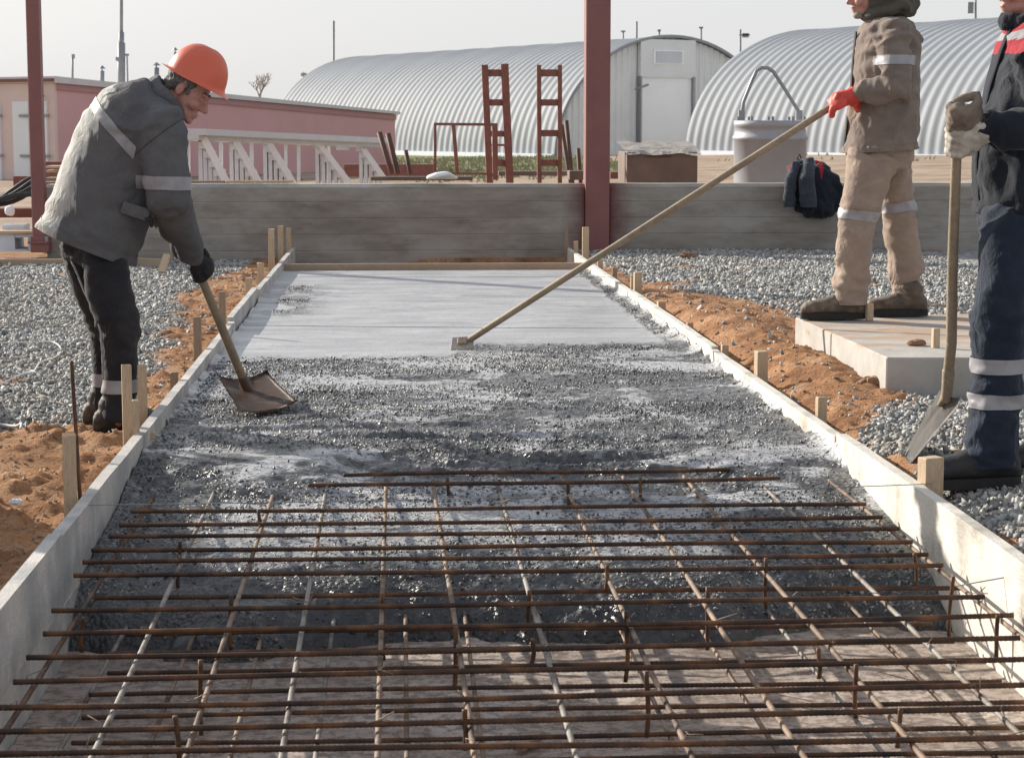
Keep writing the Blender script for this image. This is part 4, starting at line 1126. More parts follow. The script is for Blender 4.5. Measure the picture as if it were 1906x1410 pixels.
for i in range(10):
    bm = BM(); t = 2 * math.pi * (i + .3) / 10; rr = px2m(64, Yk + .4)
    box(bm, (cx + rr * math.cos(t), Yk + .4 + rr * math.sin(t), AY(1433, 223, Yk + .4).z + .01), (.03, .03, .05)); obj("rim_cleat", bm, GREYST, bk)

# ================================================================== BUILDINGS
pk0 = V((-10.33, 64, 0)); pk1 = V((.19, 79, 0))
dl = (pk1 - pk0).normalized(); dn = V((-dl.y, dl.x, 0))
pb = thing("pink_building", (pk0.x, pk0.y, -.9), "long low pink building with white doors behind the stooping worker", "building")
WIDE = 9.0
z0a, z1a, z1b = -.9, 2.50, 1.62
bm = BM()
quad = lambda bm, *p: bm.faces.new([bm.verts.new(q) for q in p])
P00 = pk0; P10 = pk1; P01 = pk0 + dn * WIDE; P11 = pk1 + dn * WIDE
Z = lambda p, z: V((p.x, p.y, z))
vv = [bm.verts.new(Z(p, z)) for p, z in ((P00, z0a), (P10, z0a), (P11, z0a), (P01, z0a), (P00, z1a), (P10, z1b), (P11, z1b), (P01, z1a))]
for f in ((0, 1, 5, 4), (1, 2, 6, 5), (2, 3, 7, 6), (4, 5, 6, 7)): bm.faces.new([vv[i] for i in f])
obj("long_wall", bm, PINKW, pb)
bm = BM(); e = dn.cross(V((0, 0, 1))) * .02
prism(bm, [Z(P00, z0a), Z(P01, z0a), Z(P01, z1a), Z(P00, z1a)], -dl * .12); obj("gable_wall", bm, CREAM, pb)
bm = BM()
o_ = dl.cross(V((0, 0, 1)))
for (a, b, za, zb, h, th) in ((P00 - dl * .2, P10 + dl * .15, z1a + .01, z1b + .01, .20, .18),):
    prism(bm, [Z(a, za) + o_ * .16, Z(b, zb) + o_ * .16, Z(b, zb + .10) + o_ * .16, Z(a, za + h) + o_ * .16], -o_ * (WIDE + .3))
rf = obj("roof_slab", bm, m_basic("roof_edge_grey", (.60, .585, .58), (.68, .66, .655), 2, .8, .1, 20), pb)
bm = BM(); prism(bm, [Z(P00, z1a - .2) + o_ * .06, Z(P10, z1b - .2) + o_ * .06, Z(P10, z1b + .0) + o_ * .06, Z(P00, z1a + .0) + o_ * .06], -o_ * .2); obj("fascia_band", bm, m_basic("fascia_pink", (.44, .25, .255), (.49, .28, .285), 2, .85, .1, 20), pb)
bm = BM()
a = P00 + dn * 1.5
prism(bm, [Z(P00 - dn * .1, z1a + .05) - dl * .3, Z(P01, z1a + .05) - dl * .3, Z(P01, z1a + .14) - dl * .3, Z(P00 - dn * .1, z1a + .14) - dl * .3], dl * .3); obj("gable_coping", bm, RUSTRED, pb)
def gable_s(px):
    d = ray(px, 230); t = (P00 - CAM).dot(dl) / d.dot(dl); return (CAM + d * t - P00).dot(dn)
for k, (p0, p1) in enumerate(((95, 79), (61, 32), (8, -25))):
    s0, s1 = gable_s(p0), gable_s(p1)
    bm = BM(); a = P00 + dn * s0 - dl * .2; b = P00 + dn * s1 - dl * .2
    prism(bm, [Z(a, -.8), Z(b, -.8), Z(b, 1.95), Z(a, 1.95)], dl * .1)
    d_ = obj("door", bm, DOORW, pb)
    bm = BM()
    for zz in (.25, 1.5):
        beam(bm, Z(a, zz) - dl * .03 - dn * .12, Z(a, zz) - dl * .03 + dn * .35, .05, .08)
    obj("hinges", bm, GREYST, d_)
bm = BM(); tube(bm, [Z(P00 + dn * .32 - dl * .25, 2.1), Z(P00 + dn * .3 - dl * .45, 2.15), Z(P00 + dn * .25 - dl * .4, 1.95)], .05, 8); obj("wall_lamp", bm, GREYST, pb, True)
def flue(px, yt, yb, wpx, label, cap=True, Y=68, mat=GALV):
    t, b = AY(px, yt, Y), AY(px, yb + 12, Y); r = px2m(wpx, Y) / 2
    o = thing("flue_pipe", b, label, "flue pipe", "flue pipes over the pink building"); bm = BM(); tube(bm, [b, t - V((0, 0, .14))], r, 12, cap=False); obj("pipe", bm, mat, o, True)
    bm = BM(); bmesh.ops.create_cone(bm, cap_ends=True, segments=12, radius1=r * 1.7, radius2=.02, depth=.1, matrix=Matrix.Translation(t - V((0, 0, .02))))
    tube(bm, [t - V((0, 0, .18)), t - V((0, 0, .02))], r * .3, 6)
    obj("rain_cap", bm, GREYST, o)
flue(190, 124, 158, 8, "capped metal flue between the mast and the narrow red column")
flue(291, 118, 158, 10, "capped metal flue between the mast and the worker's collar")
flue(326, 90, 120, 6, "thin flue just left of the orange helmet", Y=75)
def pole(name, px, yt, yb, Y, segs, label, cat, mat=POLEG, extra=None):
    o = thing(name, AY(px, yb, Y), label, cat); bm = BM()
    for (ya, yb_, wpx) in segs:
        a, b = AY(px, ya, Y), AY(px, yb_, Y); tube(bm, [b, a], px2m(wpx, Y) / 2, 10, cap=False)
    obj("shaft", bm, mat, o, True)
    if extra:
        for nm, q in extra:
            bm = BM(); prect(bm, *q, Y - .05, .2, .0); obj(nm, bm, GREYST, o)
    return o
pole("antenna_mast", 226, -60, 200, 72, [(-60, 60, 6), (60, 102, 10), (80, 200, 14)], "thick grey telescopic antenna mast above the stooping worker's back", "mast", POLEG, [("clamp", (215, 106, 222, 113)), ("conduit", (235, 104, 239, 200)), ("clamp", (231, 100, 239, 104))])
pole("thin_post", 135, 103, 170, 72, [(103, 170, 4)], "thin post above the pink roof beside the narrow red column", "post", POLEG, [("lamp_head", (133, 101, 138, 109))])
pole("lightning_rod", 621, 39, 300, 150, [(39, 300, 4.5)], "bare thin pole behind the far end of the left hangar", "pole")
pole("antenna_post", 565, 132, 300, 150, [(134, 300, 2.5)], "short post with a small head over the left hangar's far end", "post", POLEG, [("aerial", (560, 136, 571, 142))])
pole("vent_pipe", 1185, 40, 110, 125, [(40, 110, 4)], "tallest thin pipe over the crest of the left hangar", "pipe")
pole("vent_pipe", 1160, 58, 110, 125, [(60, 110, 3)], "short pale pipe left of the tallest pipe on the hangar crest", "pipe", POLEG, [("cap", (1156, 57, 1164, 60))])
pole("vent_pipe", 1227, 55, 110, 125, [(56, 110, 3.5)], "short dark pipe directly over the hangar gable peak", "pipe", POLEG, [("cap", (1224, 55, 1230, 59))])
pole("vent_pipe", 1305, 50, 110, 125, [(52, 110, 3.5)], "pale pipe right of the hangar gable peak", "pipe", POLEG, [("cap", (1301, 50, 1309, 53))])
pole("antenna_post", 1378, 55, 160, 125, [(55, 160, 4)], "lattice-like antenna post between the two hangars", "post", POLEG, [("aerial", (1382, 62, 1394, 70)), ("cross_arm", (1376, 64, 1396, 66.5))])
pole("lamp_post", 1816, -30, 60, 110, [(-30, 60, 4)], "grey post with a box head above the right hangar's roof", "post", POLEG, [("box_head", (1802, 4, 1812, 25))])

HAX = V((-.463, .886, 0)); HPER = V((.886, .463, 0))
def hangar(name, near, length, w, h, zb, pitch, label):
    o = thing(name, (near.x, near.y, zb), label, "hangar")
    na = 44; ns = int(length / pitch) * 8
    X = np.zeros((ns + 1, na + 1, 3))
    per = np.array(HPER); ax = np.array(HAX); n0 = np.array((near.x, near.y, zb))
    for i in range(ns + 1):
        s = length * i / ns
        a = .032 * math.sin(2 * math.pi * s / pitch) + .012 * math.sin(2 * math.pi * s / (pitch * 6))
        th = np.linspace(0, math.pi, na + 1)
        X[i] = n0 + ax * s + per * ((w + a) * np.cos(th))[:, None] + np.array((0, 0, 1)) * ((h + a) * np.sin(th))[:, None]
    h_, w_ = ns + 1, na + 1
    idx = np.arange(h_ * w_).reshape(h_, w_); q = np.stack([idx[:-1, :-1], idx[:-1, 1:], idx[1:, 1:], idx[1:, :-1]], -1).reshape(-1, 4)
    me = bpy.data.meshes.new("shell"); me.from_pydata(X.reshape(-1, 3).tolist(), [], q.tolist()); me.shade_smooth()
    mesh_obj("roof_shell", me, GALV, o)
    bm = BM()     # foundation kerb
    for s in (-1, 1):
        a = V(n0) + HPER * (w * s); beam(bm, a + V((0, 0, -.0)), a + HAX * length, .5, .5)
    obj("kerb", bm, PRECAST, o)
    # end walls of upright ribbed sheet
    for s, nm in ((.35, "gable_wall"), (length - .35, "rear_gable_wall")):
        bm = BM(); n = 150; prev = None
        for i in range(n + 1):
            x = -w * .985 + 2 * w * .985 * i / n
            zt = h * math.sqrt(max(0, 1 - (x / w) ** 2)) - .05
            off = .07 if (i % 4) in (0, 1) else 0
            p = V(n0) + HAX * (s - off) + HPER * x
            cur = (bm.verts.new(p), bm.verts.new(p + V((0, 0, max(zt, .02)))))
            if prev: bm.faces.new((prev[0], cur[0], cur[1], prev[1]))
            prev = cur
        obj(nm, bm, PANEL, o)
    # rim of the arch
    bm = BM(); tube(bm, [V(n0) + HPER * ((w + .02) * math.cos(math.pi * i / 40)) + V((0, 0, (h + .02) * math.sin(math.pi * i / 40))) + HAX * .0 for i in range(41)], .09, 8); obj("arch_rim", bm, GALV, o, True)
    return o
nl = V((15.04, 108, 0))
h1 = hangar("arched_hangar", nl, 36.3, 7.35, 6.4, -.5, .64, "left arched hangar of ribbed grey steel, its gable with a white door")
# gable door, upper panel and window
fo_ = -HAX
def gpanel(x0, x1, z0, z1, out, th, mat, name, par):
    c = nl + HAX * .2
    a = c + HPER * x0 + fo_ * out; b = c + HPER * x1 + fo_ * out
    bm = BM(); prism(bm, [Z(a, z0), Z(b, z0), Z(b, z1), Z(a, z1)], HAX * th); return obj(name, bm, mat, par)
def gx_(px):    # offset along the gable for a pixel column
    d = ray(px, 200); n_ = HAX
    t = (nl - CAM).dot(n_) / d.dot(n_); return (CAM + d * t - nl).dot(HPER)
gzv = lambda py: 1.17 + (232 - py) * 108.5 / FPX
gpanel(gx_(1191), gx_(1293), gzv(143), gzv(74), .25, .3, PANEL, "upper_panel", h1)
d1 = gpanel(gx_(1193), gx_(1288), -.6, gzv(143), .12, .2, DOORW, "door", h1)
for x0, x1 in ((1190.5, 1193), (1288, 1292)): gpanel(gx_(x0), gx_(x1), -.6, gzv(141), .3, .35, GREYST, "frame", d1)
wn = gpanel(gx_(1214), gx_(1270), gzv(119), gzv(93), .30, .06, DOORW, "window", h1)
gpanel(gx_(1218), gx_(1266), gzv(116.5), gzv(95.5), .33, .05, m_basic("pale_glass", (.45, .48, .52), (.5, .53, .57), 1, .25, 0, 10), "pane", wn)
bm = BM(); 
c = nl + fo_ * .3; tube(bm, [Z(c + HPER * gx_(1176), gzv(165)), Z(c + HPER * gx_(1190) + fo_ * .5, gzv(157))], .06, 6); obj("wall_lamp", bm, GREYST, h1)
hangar("arched_hangar", V((21.06, 101, 0)) - HAX * 42, 42, 7.75, 6.15, -.22, .62, "right arched hangar of ribbed grey steel behind the brown-clothed worker")
# small bare tree over the pink roof
tr = thing("bare_tree", AY(484, 200, 95), "small bare tree top showing over the pink roof", "tree"); bm = BM(); bm2 = BM()
b0 = AY(484, 215, 95)
def branch(p, d, L, r, k, bmx):
    q = p + d * L; tube(bmx, [p, q], [r, r * .6], 5, cap=False)
    if k:
        for j in range(4):
            dd = (d + V((rnd.uniform(-1, 1), rnd.uniform(-1, 1), rnd.uniform(-.2, .8))) * .8).normalized(); branch(p.lerp(q, rnd.uniform(.5, 1)), dd, L * .6, r * .55, k - 1, bm2)
branch(b0, V((0, 0, 1)), 1.0, .07, 4, bm)
BARK = m_basic("pale_bark", (.34, .30, .27), (.44, .40, .36), 5, .9, .2, 40)
obj("trunk", bm, BARK, tr); obj("crown", bm2, BARK, tr)
# grass strip beyond the yard
n = 5200
x = rng.uniform(-14, 24, n); y = 60 + 45 * rng.random(n) ** 1.3
bl = []
vs, fs = [], []
for a, b in zip(x, y):
    if rng.random() > GRASS[_ix(gy, b), _ix(gx, a)] * .9 + .02: continue
    z = gz(a, b)
    for k in range(3):
        h = rng.uniform(.08, .22); dx, dy = rng.uniform(-.14, .14, 2); ox, oy = rng.uniform(-.35, .35, 2)
        i = len(vs); vs += [(a + ox - .03, b + oy, z), (a + ox + .03, b + oy, z), (a + ox + dx, b + oy + dy, z + h)]; fs.append((i, i + 1, i + 2))
me = bpy.data.meshes.new("grass"); me.from_pydata(vs, [], fs)
gr = mesh_obj("grass", me, stone_mat("dry_green_grass", [(0, (.22, .23, .09)), (.5, (.34, .335, .16)), (1, (.50, .45, .28))], .9))
tag(gr, "yellow green grass strip in front of the hangars", "grass", kind="stuff")
# work jacket slung over the wall
jk = thing("hung_jacket", AY(1512, 334, WY), "navy work jacket with red patches slung over the concrete wall", "jacket")
bm = BM(); Yj = WY - .05
def JP(px, py, dy=0.0): return AY(px, py, Yj + dy)
loft(bm, [(JP(1508, 300, .12), V((.11, 0, 0)), V((0, .06, 0))), (JP(1506, 312, .02), V((.20, 0, 0)), V((0, .10, 0))), (JP(1508, 335, -.04), V((.24, 0, 0)), V((0, .07, 0))), (JP(1512, 365, -.05), V((.24, 0, 0)), V((0, .075, 0))), (JP(1517, 392, -.05), V((.185, 0, 0)), V((0, .065, 0))), (JP(1520, 405, -.05), V((.09, 0, 0)), V((0, .04, 0)))])
tube(bm, [JP(1535, 322, -.02), JP(1552, 334, -.03), JP(1562, 352, -.02), JP(1557, 375, -.01), JP(1540, 395, -.02)], [.05, .06, .055, .06, .05], 12)
for ka, (pts_, rd_) in enumerate((([JP(1482, 306, -.04), JP(1472, 335, -.13), JP(1470, 372, -.15), JP(1469, 400, -.14)], [.045, .058, .062, .06]), ([JP(1507, 300, -.06), JP(1501, 335, -.19), JP(1504, 372, -.21), JP(1506, 402, -.20)], [.055, .078, .08, .07]))):
    b2 = BM(); tube(b2, pts_, rd_, 14)
    sv_ = remesh(b2, "sleeve", .009, 3, C_SLATE, jk, [(pts_[0], pts_[2], 1.0), (pts_[2], pts_[3], 1.0)], .014, 12, 8, 20 + ka)
    cut(sv_, pts_[2].lerp(pts_[3], .45), V((.1 - .1 * ka, 0, -1)))
jb = remesh(bm, "jacket_cloth", .012, 3, [C_NAVY, C_RED, C_LGREY], jk, [(JP(1508, 300), JP(1517, 392), 1.0), (JP(1535, 318), JP(1566, 345), .6)], .03, 7, 12, 3)
paint(jb, [(JP(1520, 300), V((1, 0, .15))), (JP(1534, 300), V((-1, 0, .25))), (JP(1520, 345), V((0, 0, 1)))], 1)
paint(jb, [(JP(1484, 300), V((-1, 0, .35))), (JP(1470, 328), V((0, 0, 1)))], 1)
paint(jb, [(JP(1496, 300), V((1, 0, 0))), (JP(1520, 300), V((-1, 0, 0))), (JP(1508, 309), V((0, 0, 1)))], 2)
bm = BM(); tube(bm, [JP(1486, 300, .1), JP(1484, 292, .1), JP(1488, 287, .1), JP(1491, 294, .1)], .008, 6); obj("hanging_loop", bm, DGREY, jk, True)
# bits of rope on the left gravel, wire loop on the right soil
def rope(pts, z, r, mat, label, name="rope"):
    P = [AZ(a, b, z) for a, b in pts]
    P = [V((p.x, p.y, gz(p.x, p.y) + .015 + r)) for p in P]
    # smooth the path
    Q = []
    for i in range(len(P) - 1):
        p0, p1, p2, p3 = P[max(i - 1, 0)], P[i], P[i + 1], P[min(i + 2, len(P) - 1)]
        for k in range(6):
            t = k / 6
            Q.append(.5 * ((2 * p1) + (p2 - p0) * t + (2 * p0 - 5 * p1 + 4 * p2 - p3) * t * t + (3 * p1 - p0 - 3 * p2 + p3) * t ** 3))
    Q.append(P[-1])
    bm = BM(); tube(bm, Q, r, 7); single(name, bm, mat, label, "rope", None, True)
rope(((-20, 642), (60, 640), (100, 640), (114, 652), (100, 668), (75, 675), (62, 690), (40, 700), (10, 715), (-20, 722)), -.11, .005, STRINGW, "thin pale rope winding over the gravel at the left edge")
rope(((-20, 790), (10, 796), (30, 802), (40, 808), (39, 816)), -.11, .006, STRINGW, "short white rope end on the soil at the left edge")
bm = BM(); p = AX(1472, 735, XR + .02)
tube(bm, [p + V((0, 0, -.08)), p + V((0, .0, .0)), p + V((.02, 0, .03)), p + V((.07, 0, .05))], .003, 6); single("wire_end", bm, STRINGW, "bent pale wire end poking up behind the right board", "wire", None, True)
# stone and splinters on the pit floor
bm = BM(); a = AZ(965, 1390, FLOOR + .02); b = AZ(1003, 1365, FLOOR + .02); beam(bm, a, b, .035, .02, None, .003); single("wood_scrap", bm, WOODG, "dark splintered wood scrap on the pit floor between the bars", "wood scrap")

# ================================================================== PEOPLE
def head(bm, o, f, u, k=1.0):
    f = f.normalized(); u = (u - f * u.dot(f)).normalized(); s = f.cross(u)
    L = lambda a, b, c: o + (f * a + s * b + u * c) * k
    E = lambda c, r, sub=3: ell(bm, L(*c), f * r[0] * k, s * r[1] * k, u * r[2] * k, sub)
    E((-.012, 0, .045), (.096, .076, .082))
    E((.028, 0, -.02), (.064, .062, .092))
    E((.04, 0, -.078), (.046, .050, .034))
    E((.076, 0, -.100), (.020, .022, .018), 2)
    tube(bm, [L(.088, 0, .018), L(.104, 0, -.008), L(.116, 0, -.030)], [.009 * k, .010 * k, .012 * k], 10)
    for q in (-1, 1):
        E((.100, .011 * q, -.034), (.012, .010, .009), 2)
        E((.082, .030 * q, .026), (.013, .026, .010), 2)
        E((.064, .042 * q, -.03), (.026, .026, .028), 2)
        E((-.010, .076 * q, -.010), (.019, .009, .030), 2)
    E((.090, 0, -.064), (.012, .024, .006), 2); E((.086, 0, -.078), (.012, .021, .007), 2)
    return L, s
def face_bits(L, f, s, u, par, k=1.0, closed=False, brow=HAIR):
    bm = BM()
    for q in (-1, 1): ell(bm, L(.077, .031 * q, .004), f * .012 * k, s * .014 * k, u * .009 * k)
    obj("eyes", bm, SKIN if closed else m_basic("eye_white", (.5, .48, .45), (.6, .58, .55), 10, .3, 0), par, True)
    bm = BM()
    for q in (-1, 1):
        tube(bm, [L(.086, .012 * q, .028), L(.085, .032 * q, .033), L(.074, .050 * q, .028)], [.004 * k, .006 * k, .003 * k], 6)
    obj("eyebrows", bm, brow, par, True)
def hand(bm, grip, a, b, wrist, rh, k=1.0, th=1):
    a = a.normalized(); b = (b - a * b.dot(a)).normalized(); c = a.cross(b)
    if (V(wrist) - grip).dot(c) > 0: c = -c          # fingers wrap away from the wrist
    rf = .0105 * k
    for i, end in enumerate((185, 205, 200, 175)):
        off = (i - 1.5) * .0205 * k
        pts = []
        for t in range(6):
            th_ = R(-25 + (end + 25) * t / 5)
            pts.append(grip + a * off + (b * math.cos(th_) + c * math.sin(th_)) * (rh + rf * .85))
        tube(bm, pts, [rf * 1.15, rf * 1.08, rf, rf * .98, rf * .92, rf * .8], 10)
    pc = grip + b * (rh + .017 * k) - c * .022 * k
    ell(bm, pc, a * .043 * k, b * .019 * k, c * .044 * k, 2)
    w_ = V(wrist)
    tube(bm, [w_, w_.lerp(pc, .5), pc], [.032 * k, .03 * k, (.034 * k, .022 * k)], 12)
    # thumb leaves the side of the palm and closes from the other side
    s = th
    pts = [pc - c * .020 * k + a * .034 * k * s, pc - c * .036 * k + a * .05 * k * s - b * .012 * k, grip - c * (rh + rf) + a * .046 * k * s, grip - b * (rh + rf * .8) * .75 - c * rh * .6 + a * .034 * k * s]
    tube(bm, pts, [.0145 * k, .0135 * k, .012 * k, .0095 * k], 10)
def boot(root, ank, d, zg, k=1.0, mat=None, shaft=.20):
    d = V((d[0], d[1], 0)).normalized(); s = V((-d.y, d.x, 0)); up = V((0, 0, 1))
    g = V((ank[0], ank[1], zg))
    bm = BM(); so = .026 * k
    prof = ((-.088, .026, .030, 0), (-.07, .037, .044, .0), (-.03, .041, .056, 0), (.02, .043, .056, 0), (.07, .047, .046, 0), (.12, .052, .038, 0), (.17, .050, .033, 0), (.205, .038, .028, 0), (.222, .020, .018, 0))
    loft(bm, [(g + d * (x * k) + up * (so + hh * k * .92), s * w_ * k, up * hh * k) for x, w_, hh, _ in prof], 20, .85)
    tube(bm, [g + up * (so + .04 * k) - d * .02 * k, g + up * .12 * k - d * .02 * k, V(ank) + up * shaft * .4], [.05 * k, .052 * k, .058 * k], 16)
    b = remesh(bm, "boot", .007, 3, mat or BOOT, root, [(g + d * .0 + up * .05, g + d * .2 * k + up * .05, .5), (g + up * .08, V(ank) + up * .1, 1.0)], .008, 16, 8, 5)
    bm = BM()
    out = []
    for t in range(28):
        th_ = 2 * math.pi * t / 28
        x = .066 + .160 * math.cos(th_); w_ = (.050 if x > .06 else .043) * math.copysign(abs(math.sin(th_)) ** .7, math.sin(th_))
        out.append(g + d * x * k + s * w_ * k)
    prism(bm, out, up * so * 1.25)
    es = bm.edges[:]
    obj("sole", bm, SOLE, b)
    bm = BM()
    for j in range(4):
        x = .045 + .022 * j; hgt = so + (.098 - .012 * j) * k
        tube(bm, [g + d * x * k + up * hgt + s * .024 * k, g + d * (x + .004) * k + up * (hgt + .004), g + d * x * k + up * hgt - s * .024 * k], .0028 * k, 6)
    obj("laces", bm, SOLE, b)
    return b
def helmet(root, c, f, u, k=1.0):
    f = f.normalized(); u = (u - f * u.dot(f)).normalized(); s = f.cross(u)
    bm = BM()
    rings = []
    n = 36
    def R_(z, sc): 
        L = []
        for i in range(n):
            t = 2 * math.pi * i / n
            L.append(bm.verts.new(c + (f * math.cos(t) * .128 * sc + s * math.sin(t) * .108 * sc) * k + u * z * k))
        return L
    for j in range(12):
        a = math.pi / 2 * j / 12
        rings.append(R_(.145 * math.sin(a) , math.cos(a) ** .82))
    # raised centre rib
    for L in rings:
        for i, v in enumerate(L):
            loc = (v.co - c); w_ = abs(loc.dot(s)) / k
            if w_ < .022: v.co += u * .004 * k
            elif .030 < w_ < .045: v.co += u * .002 * k
    for r0, r1 in zip(rings, rings[1:]):
        for i in range(n): bm.faces.new((r0[i], r0[(i + 1) % n], r1[(i + 1) % n], r1[i]))
    top = bm.verts.new(c + u * .146 * k)
    for i in range(n): bm.faces.new((rings[-1][i], rings[-1][(i + 1) % n], top))
    # brim: short all round, a peak in front, upturned behind
    bl = []
    for i in range(n):
        t = 2 * math.pi * i / n; fr = max(0, math.cos(t)); bk_ = max(0, -math.cos(t))
        e = .010 + .020 * fr ** 2 + .018 * bk_ ** 3
        bl.append(bm.verts.new(c + (f * math.cos(t) * (.128 + e) + s * math.sin(t) * (.108 + e)) * k - u * (.010 + .008 * fr ** 2 - .014 * bk_ ** 2) * k))
    for i in range(n): bm.faces.new((bl[i], bl[(i + 1) % n], rings[0][(i + 1) % n], rings[0][i]))
    h = obj("safety_helmet", bm, HELM, root, True)
    sub = h.modifiers.new("s", 'SUBSURF'); sub.levels = 2; sub.render_levels = 2
    bm = BM()
    pts = [c + (f * math.cos(t) * .112 + s * math.sin(t) * .094) * k + u * .006 * k for t in [2 * math.pi * i / 24 for i in range(25)]]
    tube(bm, pts, [(.012, .003)] * 25, 6, ref=u); obj("headband", bm, C_LGREY, h, True)
    return h

# ------------------------------------------------------------------ the stooping worker
def pale_back_cloth():
    """the grey work cloth with a pale streaked area down the back of the jacket"""
    t = NT("grey_cloth_pale_back")
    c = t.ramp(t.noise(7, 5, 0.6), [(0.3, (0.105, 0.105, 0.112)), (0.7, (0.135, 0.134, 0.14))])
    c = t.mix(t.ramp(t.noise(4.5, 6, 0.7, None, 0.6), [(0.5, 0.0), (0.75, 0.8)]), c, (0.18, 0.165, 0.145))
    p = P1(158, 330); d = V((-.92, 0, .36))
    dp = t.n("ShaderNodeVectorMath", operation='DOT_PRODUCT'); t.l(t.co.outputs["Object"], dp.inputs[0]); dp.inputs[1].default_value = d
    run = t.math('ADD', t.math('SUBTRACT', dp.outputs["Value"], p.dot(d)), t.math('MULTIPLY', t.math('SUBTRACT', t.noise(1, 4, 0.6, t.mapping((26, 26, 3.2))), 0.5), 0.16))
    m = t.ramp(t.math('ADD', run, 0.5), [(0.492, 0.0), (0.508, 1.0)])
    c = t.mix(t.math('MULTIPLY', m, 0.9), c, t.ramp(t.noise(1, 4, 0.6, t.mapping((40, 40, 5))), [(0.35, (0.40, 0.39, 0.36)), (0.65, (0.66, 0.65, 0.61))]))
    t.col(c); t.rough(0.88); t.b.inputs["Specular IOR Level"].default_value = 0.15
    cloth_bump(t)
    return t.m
Y1 = AZ(206, 806, -.115).y
def P1(px, py, dy=0.0): return AY(px, py, Y1 + dy)
S1 = Y1 / FPX
C_GREY1 = pale_back_cloth()  # grey cloth, turning pale and streaky towards the back
C_GREYD = m_cloth("dark_seam_cloth", (0.04, 0.04, 0.043), (0.06, 0.06, 0.064))
w1 = thing("person", (P1(200, 806).x, Y1, -.115), "stooping worker in grey jacket, black trousers and orange helmet working a shovel", "person")
# shovel geometry first: the hands hold it
SA, SB, SC_, SD = AZ(407, 712, .015), AZ(497, 701, .02), AZ(553, 752, -.035), AZ(447, 770, -.045)
hs = (SA + SB) / 2 + V((0, 0, .012))
h_tip = AZ(462, 728, -.015)
h_grip = AY(366, 497, Y1 + .18)
hd = (h_grip - h_tip).normalized()
h_top = h_tip + hd * 1.22
gripA = AY(371, 508, 0) ; gripA = h_tip + hd * ((h_grip - h_tip).length - .02)
gripB = h_tip + hd * ((h_grip - h_tip).length + .42)
sh1 = thing("shovel", h_tip, "rusty brown square shovel pushed into the wet concrete by the stooping worker", "shovel")
bm = BM(); tube(bm, [h_tip + (h_top - h_tip) * t for t in (0.02, .2, .4, .6, .8, 1)], [.020, .0205, .0195, .019, .019, .018], 12); obj("handle", bm, HANDLE, sh1, True)
def blade(sh, A, B, C, D, dish, mat, lip=0.0):
    bm = BM(); n, m = 14, 12; g = []
    up = (B - A).cross(D - A).normalized()
    if up.z < 0: up = -up
    for j in range(m + 1):
        row = []
        v = j / m
        for i in range(n + 1):
            q = i / n
            p = A.lerp(B, q).lerp(D.lerp(C, q), v)
            e = (2 * q - 1) ** 2
            row.append(bm.verts.new(p + up * (dish * (e - .5) + .012 * math.exp(-((q - .5) / .08) ** 2) * (1 - v) + lip * math.exp(-v * 9))))
        g.append(row)
    for j in range(m):
        for i in range(n): bm.faces.new((g[j][i], g[j][i + 1], g[j + 1][i + 1], g[j + 1][i]))
    bmesh.ops.solidify(bm, geom=bm.faces[:], thickness=.0035)
    return obj("blade", bm, mat, sh, True)
blade(sh1, SA, SB, SC_, SD, .028, SHOVEL, .02)
bm = BM(); tube(bm, [h_tip - hd * .10 + V((0, 0, .01)), h_tip - hd * .02, h_tip + hd * .09], [(.010, .017), .021, .0235], 12); obj("socket", bm, SHOVEL, sh1, True)

ARM1 = [P1(300, 228, -.205), P1(316, 372, -.22), P1(359, 478, .08)]
ARM1[2] = gripA + V((-.012, -.03, .055))
ARM1F = [P1(300, 232, .20), P1(296, 375, .33), gripB * 0 + h_tip + hd * ((h_grip - h_tip).length + .14) + V((-.0, .05, .03))]
ARM1F[2] = h_grip + V((-.045, .07, .055))
AX1 = (V((.92, 0, -.39)), V((.39, 0, .92)))
bm = BM()
rr = lambda px, py, h, lat, dirv=AX1[0], dy=0: (P1(px, py, dy), dirv.normalized() * h * S1, V((0, lat, 0)))
loft(bm, [rr(149, 492, 96, .24, V((.92, 0, -.39))), rr(159, 462, 96, .235, V((.93, 0, -.37))), rr(188, 388, 92, .225), rr(212, 320, 92, .22), rr(236, 262, 90, .225, V((.85, 0, -.52))), rr(258, 222, 82, .235, V((.74, 0, -.67))), rr(281, 198, 62, .20, V((.62, 0, -.78))), rr(300, 182, 44, .12, V((.6, 0, -.8)))], 32, .9)
a, b, c = ARM1
tube(bm, [P1(280, 214, -.11), a, a.lerp(b, .5), b, b.lerp(c, .5), c.lerp(b, .08)], [.085, .098, .095, .088, .068, .05], 18)
a, b, c = ARM1F
tube(bm, [P1(282, 215, .12), a, a.lerp(b, .5), b, b.lerp(c, .5), c.lerp(b, .08)], [.085, .095, .09, .082, .066, .05], 18)
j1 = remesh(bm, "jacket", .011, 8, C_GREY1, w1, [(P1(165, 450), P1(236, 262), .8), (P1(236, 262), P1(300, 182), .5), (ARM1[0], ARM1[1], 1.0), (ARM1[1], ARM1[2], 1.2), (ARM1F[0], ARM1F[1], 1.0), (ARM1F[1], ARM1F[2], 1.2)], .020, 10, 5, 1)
cut(j1, P1(160, 456), V((-.39, 0, -.92)))
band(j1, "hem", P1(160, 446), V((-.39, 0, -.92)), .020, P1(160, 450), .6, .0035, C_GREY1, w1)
band(j1, "seam", P1(305, 255), V((-.6, 0, .8)), .0018, P1(302, 252, -.22), .15, .0015, C_GREYD, w1)
bm = BM()    # stand-up collar
cv = V((.62, 0, -.78)).normalized(); up1 = V((.78, 0, .62)).normalized()
base = P1(308, 188)
